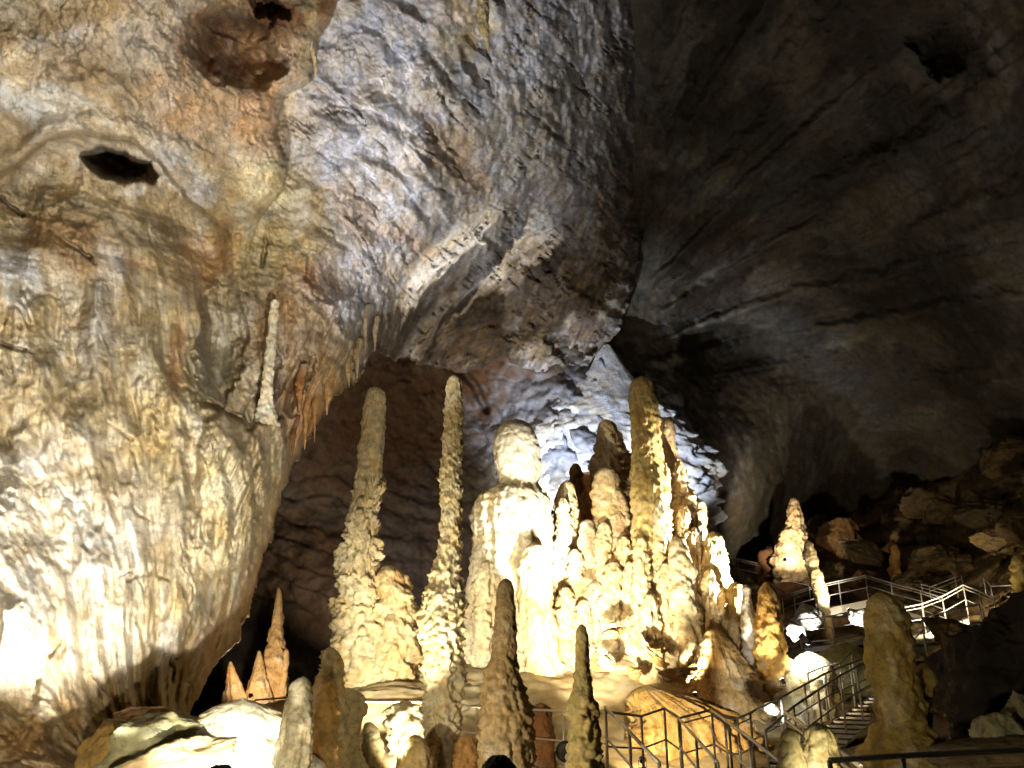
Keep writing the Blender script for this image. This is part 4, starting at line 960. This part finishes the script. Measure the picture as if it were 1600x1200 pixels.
# left wall
floodlight('ground floodlight grazing the white foot of the pale wall', P(200, 1240, 10.4), P(140, 890, 13.4), 3800, 54, True, .6, colour=(1, .96, .88))
floodlight('wide floodlight washing the whole pale wall from below', P(1000, 1500, 4.2), P(130, 350, 15), 10000, 62, True, .9, colour=(1, .95, .87))
floodlight('floodlight throwing cool light up the grey hanging rock', P(250, 1400, 7.5), P(675, 205, 20.5), 18000, 34, False, 1.0, colour=(.93, .95, 1.0))
floodlight('lamp aimed down the white overlit mound', P(320, 1340, 8.8), P(345, 1140, 12.6), 3400, 32, True, .6, colour=(1, .97, .90))
# front fill on the giants
floodlight('front floodlight turned on the giant stalagmites, hidden behind the swollen-headed stub', P(520, 1112, 17.3), P(740, 945, 25), 3700, 70, True, .7, colour=(1, .93, .74))
floodlight('added fill lamp below the bottom edge brightening the slender stalagmite', P(598, 1222, 14.2), P(693, 930, 16.5), 1500, 44, True, .6, colour=(1, .93, .74), size=.14)  # added out of view, only to brighten the slender stalagmite
floodlight('added small fill light brightening the amber ribbed stalagmite and its neighbours', P(570, 1300, 9.2), P(520, 1090, 14), 230, 64, True, .7, colour=(1, .92, .70))  # added fill for the dark near stalagmites, source not seen
floodlight('small floodlight on the near stalagmites at the bottom edge', P(300, 1310, 8.4), P(700, 1060, 13), 1200, 92, True, .7, colour=(1, .90, .68))
# cool lamp behind the seated figure
floodlight('cool lamp hidden behind the seated figure lighting the back wall', P(862, 800, 30.4), P(890, 705, 35), 5600, 74, False, .6, colour=COOL)
floodlight('added second cool lamp behind the thick column widening the back wall light', P(985, 800, 31.0), P(1035, 735, 35), 4200, 50, False, .6, colour=COOL)  # added so the cool light spreads further right than one cone reaches
floodlight('cool lamp striking the right side of the seated figure', P(916, 1004, 21.0), P(820, 800, 25), 7200, 42, False, .5, colour=(.93, .96, 1.0), size=.14)
# warm lamps on the cluster
floodlight('warm lamp raking the right side of the cluster from the amber bullet’s foot', P(1250, 992, 23.0), P(1064, 842, 24.6), 14000, 46, True, .4, colour=(1, .95, .82))
floodlight('warm lamp hidden behind the knobbly olive stalagmite lighting the tan skirts', P(912, 1115, 18.4), P(940, 930, 25), 6000, 52, True, .6, colour=(1, .92, .74))
floodlight('golden lamp under the flowstone apron', P(1004, 1186, 17.2), P(1040, 1090, 20.4), 800, 90, True, .5, colour=(1, .80, .48), size=.13)
floodlight('lamp close to the cauliflower boss', P(640, 1205, 16.6), P(632, 1125, 18.2), 420, 80, True, .5, colour=NEUT)
floodlight('lamp behind the slender stalagmite giving it an amber edge', P(770, 1150, 18.6), P(712, 880, 16.6), 900, 60, True, .5, colour=(1, .70, .36))
floodlight('dark lamp housing beside the knobbly olive stalagmite', P(884, 1174, 13.2), P(850, 1130, 17), 40, 60, True, .5, size=.3, colour=GOLD)
# orange recess
floodlight('lamp in the recess lighting the orange spires', P(392, 1086, 23.6), P(425, 1000, 26.5), 420, 90, True, .5, colour=(1, .84, .66), size=.12)
# right side
floodlight('lamp glaring onto the pale knoll below the platform', P(1262, 1004, 21.6), P(1262, 1045, 22.2), 200, 100, False, .6, colour=(.97, 1, .96), size=.16)
floodlight('lamp under the platform beside the leaning stalagmite', P(1326, 952, 33.6), P(1288, 905, 35), 800, 80, True, .5, colour=NEUT, size=.14)
floodlight('lamp at the foot of the distant ringed cone', P(1226, 874, 38.4), P(1238, 825, 41), 1100, 90, True, .5, colour=(1, .86, .66), size=.16)
floodlight('added fill lamp at the amber bullet’s foot shining on the white manikin', P(1222, 1062, 21.4), P(1166, 945, 23), 420, 44, True, .5, colour=NEUT, size=.12)  # added because the raking lamp does not reach the manikin
floodlight('lamp hidden behind the golden apron blazing onto the glaring knob', P(1086, 1084, 21.3), P(1072, 940, 23.6), 1400, 46, True, .5, colour=(1, .94, .80), size=.12)
floodlight('added fill lamp below the left corner brightening the brown foot of the wall', P(60, 1340, 8.4), P(170, 1110, 13.5), 700, 70, True, .8, colour=(1, .86, .62))  # added fill outside the frame, lifts the dark wall foot
# dim distant wash over the dark vault
floodlight('distant floodlight barely washing the dark vault', P(1690, 960, 17.5), P(1450, 270, 27), 1150, 66, True, .8, colour=(1, .93, .80))
floodlight('dim lamp on the rubble slope beyond the railings', P(1462, 962, 28.5), P(1430, 840, 40), 1100, 100, True, .8, colour=(1, .84, .56))
floodlight('small lamp turned on the big olive-brown stalagmite', P(1330, 1340, 7.0), P(1390, 1070, 12.5), 300, 64, True, .6, colour=(1, .88, .56))
floodlight('added dim fill lamp behind the leafy giant brightening the rust-brown recess', P(640, 1012, 26.5), P(620, 740, 36), 2600, 90, True, .6, colour=(1, .80, .60))  # added to lift the recess out of black, lamp itself hidden
# small white rocks blazing next to their lamps
for k, (lab, ll, x, y, Y, ww, hh) in enumerate((('white-hot rock under the leaning stalagmite', 'small lamp in front of the white-hot rock under the leaning stalagmite', 1266, 963, 32, 46, 34),
                                ('smaller white-hot rock beside the amber bullet', 'small lamp in front of the white-hot rock beside the amber bullet', 1241, 986, 29, 24, 26),
                                ('wedge of white-hot rock beside the big stalagmite’s top', 'small lamp below the wedge of white-hot rock', 1340, 966, 30, 30, 26),
                                ('square white-hot rock above the lower stair rails', 'small lamp below the square white-hot rock', 1205, 1108, 19, 24, 18))):
    rock('rock_block', lab, x, y, ww, hh, Y, (236, 230, 214), 120 + k, 'rocks blazing white beside lamps', (20, -30, 25, 5)[k], cut=.75, cat='rock', mat=M_CALC)
    floodlight(ll, P(x + 6, y + hh * .9, Y - 1.3), P(x, y, Y), 420, 36, False, .4, size=.12, colour=(.97, .99, 1))


# ------------------------------------------------------------------ two visitors at the bottom edge
def person(label, px, py, Y, hair_col, shirt_col, turn):
    top = PV(px, py, Y)
    H = top.z + .0
    g = 0.0
    s = (H - g) / 1.75
    root_loc = Vector((top.x, top.y, g))
    J = [((0, 0, .95), .15), ((0, 0, 1.15), .145), ((0, .01, 1.36), .16), ((0, .0, 1.49), .062), ((0, -.02, 1.56), .075), ((0, -.02, 1.66), .088), ((0, -.015, 1.715), .05)]
    E = [(i, i + 1) for i in range(6)]
    for sx in (-1, 1):
        b = len(J)
        J += [((sx * .18, 0, 1.40), .062), ((sx * .24, .02, 1.12), .046), ((sx * .22, -.10, .90), .034), ((sx * .21, -.14, .82), .03)]
        E += [(2, b), (b, b + 1), (b + 1, b + 2), (b + 2, b + 3)]
        for k, (fx, ln) in enumerate(((-.026, .07), (-.009, .08), (.009, .077), (.026, .06))):
            c = len(J); J += [((sx * .21 + fx, -.16, .77), .009), ((sx * .21 + fx, -.15, .77 - ln), .008)]; E += [(b + 3, c), (c, c + 1)]
        c = len(J); J += [((sx * .18, -.19, .80), .010), ((sx * .175, -.205, .755), .009)]; E += [(b + 3, c), (c, c + 1)]
        b = len(J)
        J += [((sx * .10, 0, .86), .10), ((sx * .11, -.01, .48), .062), ((sx * .11, .02, .09), .045), ((sx * .115, -.15, .04), .038)]
        E += [(0, b), (b, b + 1), (b + 1, b + 2), (b + 2, b + 3)]
    me = bpy.data.meshes.new('person'); me.from_pydata([tuple(Vector(p) * s) for p, _ in J], E, []); me.update()
    o = link('person', me, plain('jacket', shirt_col, .8))
    o.location = root_loc; o.rotation_euler = (0, 0, turn)
    tag(o, label, 'person')
    sk = o.modifiers.new('Skin', 'SKIN')
    for v, (p, r) in zip(me.skin_vertices[0].data, J): v.radius = (r * s, r * s)
    me.skin_vertices[0].data[0].use_root = True
    sb = o.modifiers.new('Subd', 'SUBSURF'); sb.levels = 2; sb.render_levels = 2
    # hair: a thick cap following the skull
    nt, npx = 28, 48
    th = np.linspace(0, math.pi * .62, nt)[:, None]; ph = np.linspace(0, 2 * math.pi, npx, endpoint=False)[None]
    d = np.stack(np.broadcast_arrays(np.sin(th) * np.cos(ph), np.sin(th) * np.sin(ph), np.cos(th)), -1)
    rr = 1 + .08 * fbm(d[..., 0] * 5, d[..., 1] * 5, d[..., 2] * 3, 4, 9) + .03 * fbm(d[..., 0] * 22, d[..., 1] * 22, d[..., 2] * 4, 2, 10)
    V = d * rr[..., None] * np.array([.092, .108, .115]) * s + np.array([0, .005, 1.635]) * s
    h = link('hair', raw_mesh('hair', V, grid_faces(nt, npx, wrap=True)), plain('hair', hair_col, .6, 0, .3, 60), o)
    return o


person('visitor with dark hair whose head just shows at the bottom, mid picture', 780, 1180, 4.3, (.006, .006, .010), (.03, .03, .04), 0.1)
person('visitor with grey hair barely peeping over the bottom edge before the white mound', 345, 1195, 4.2, (.05, .05, .055), (.06, .06, .07), -.15)

# ------------------------------------------------------------------ world, camera, render settings
w = bpy.data.worlds.new('World'); sc.world = w; w.use_nodes = True
bg = w.node_tree.nodes['Background']; bg.inputs[0].default_value = (1.0, .93, .80, 1); bg.inputs[1].default_value = 0.006
cam = bpy.data.cameras.new('camera'); co = bpy.data.objects.new('camera', cam); COL.objects.link(co)
co.location = (0, 0, CZ); co.rotation_euler = (math.pi / 2 + PITCH, 0, 0)
cam.sensor_width = 36; cam.lens = 36 * F / 1600; cam.clip_end = 500; cam.clip_start = .05
sc.camera = co
sc.view_settings.view_transform = 'Standard'; sc.view_settings.look = 'None'; sc.view_settings.exposure = 0.0; sc.view_settings.gamma = 1.0
sc.render.engine = 'CYCLES'
sc.cycles.use_denoising = True
sc.cycles.max_bounces = 5; sc.cycles.diffuse_bounces = 4; sc.cycles.glossy_bounces = 2; sc.cycles.use_light_tree = True
sc.cycles.sample_clamp_indirect = 4
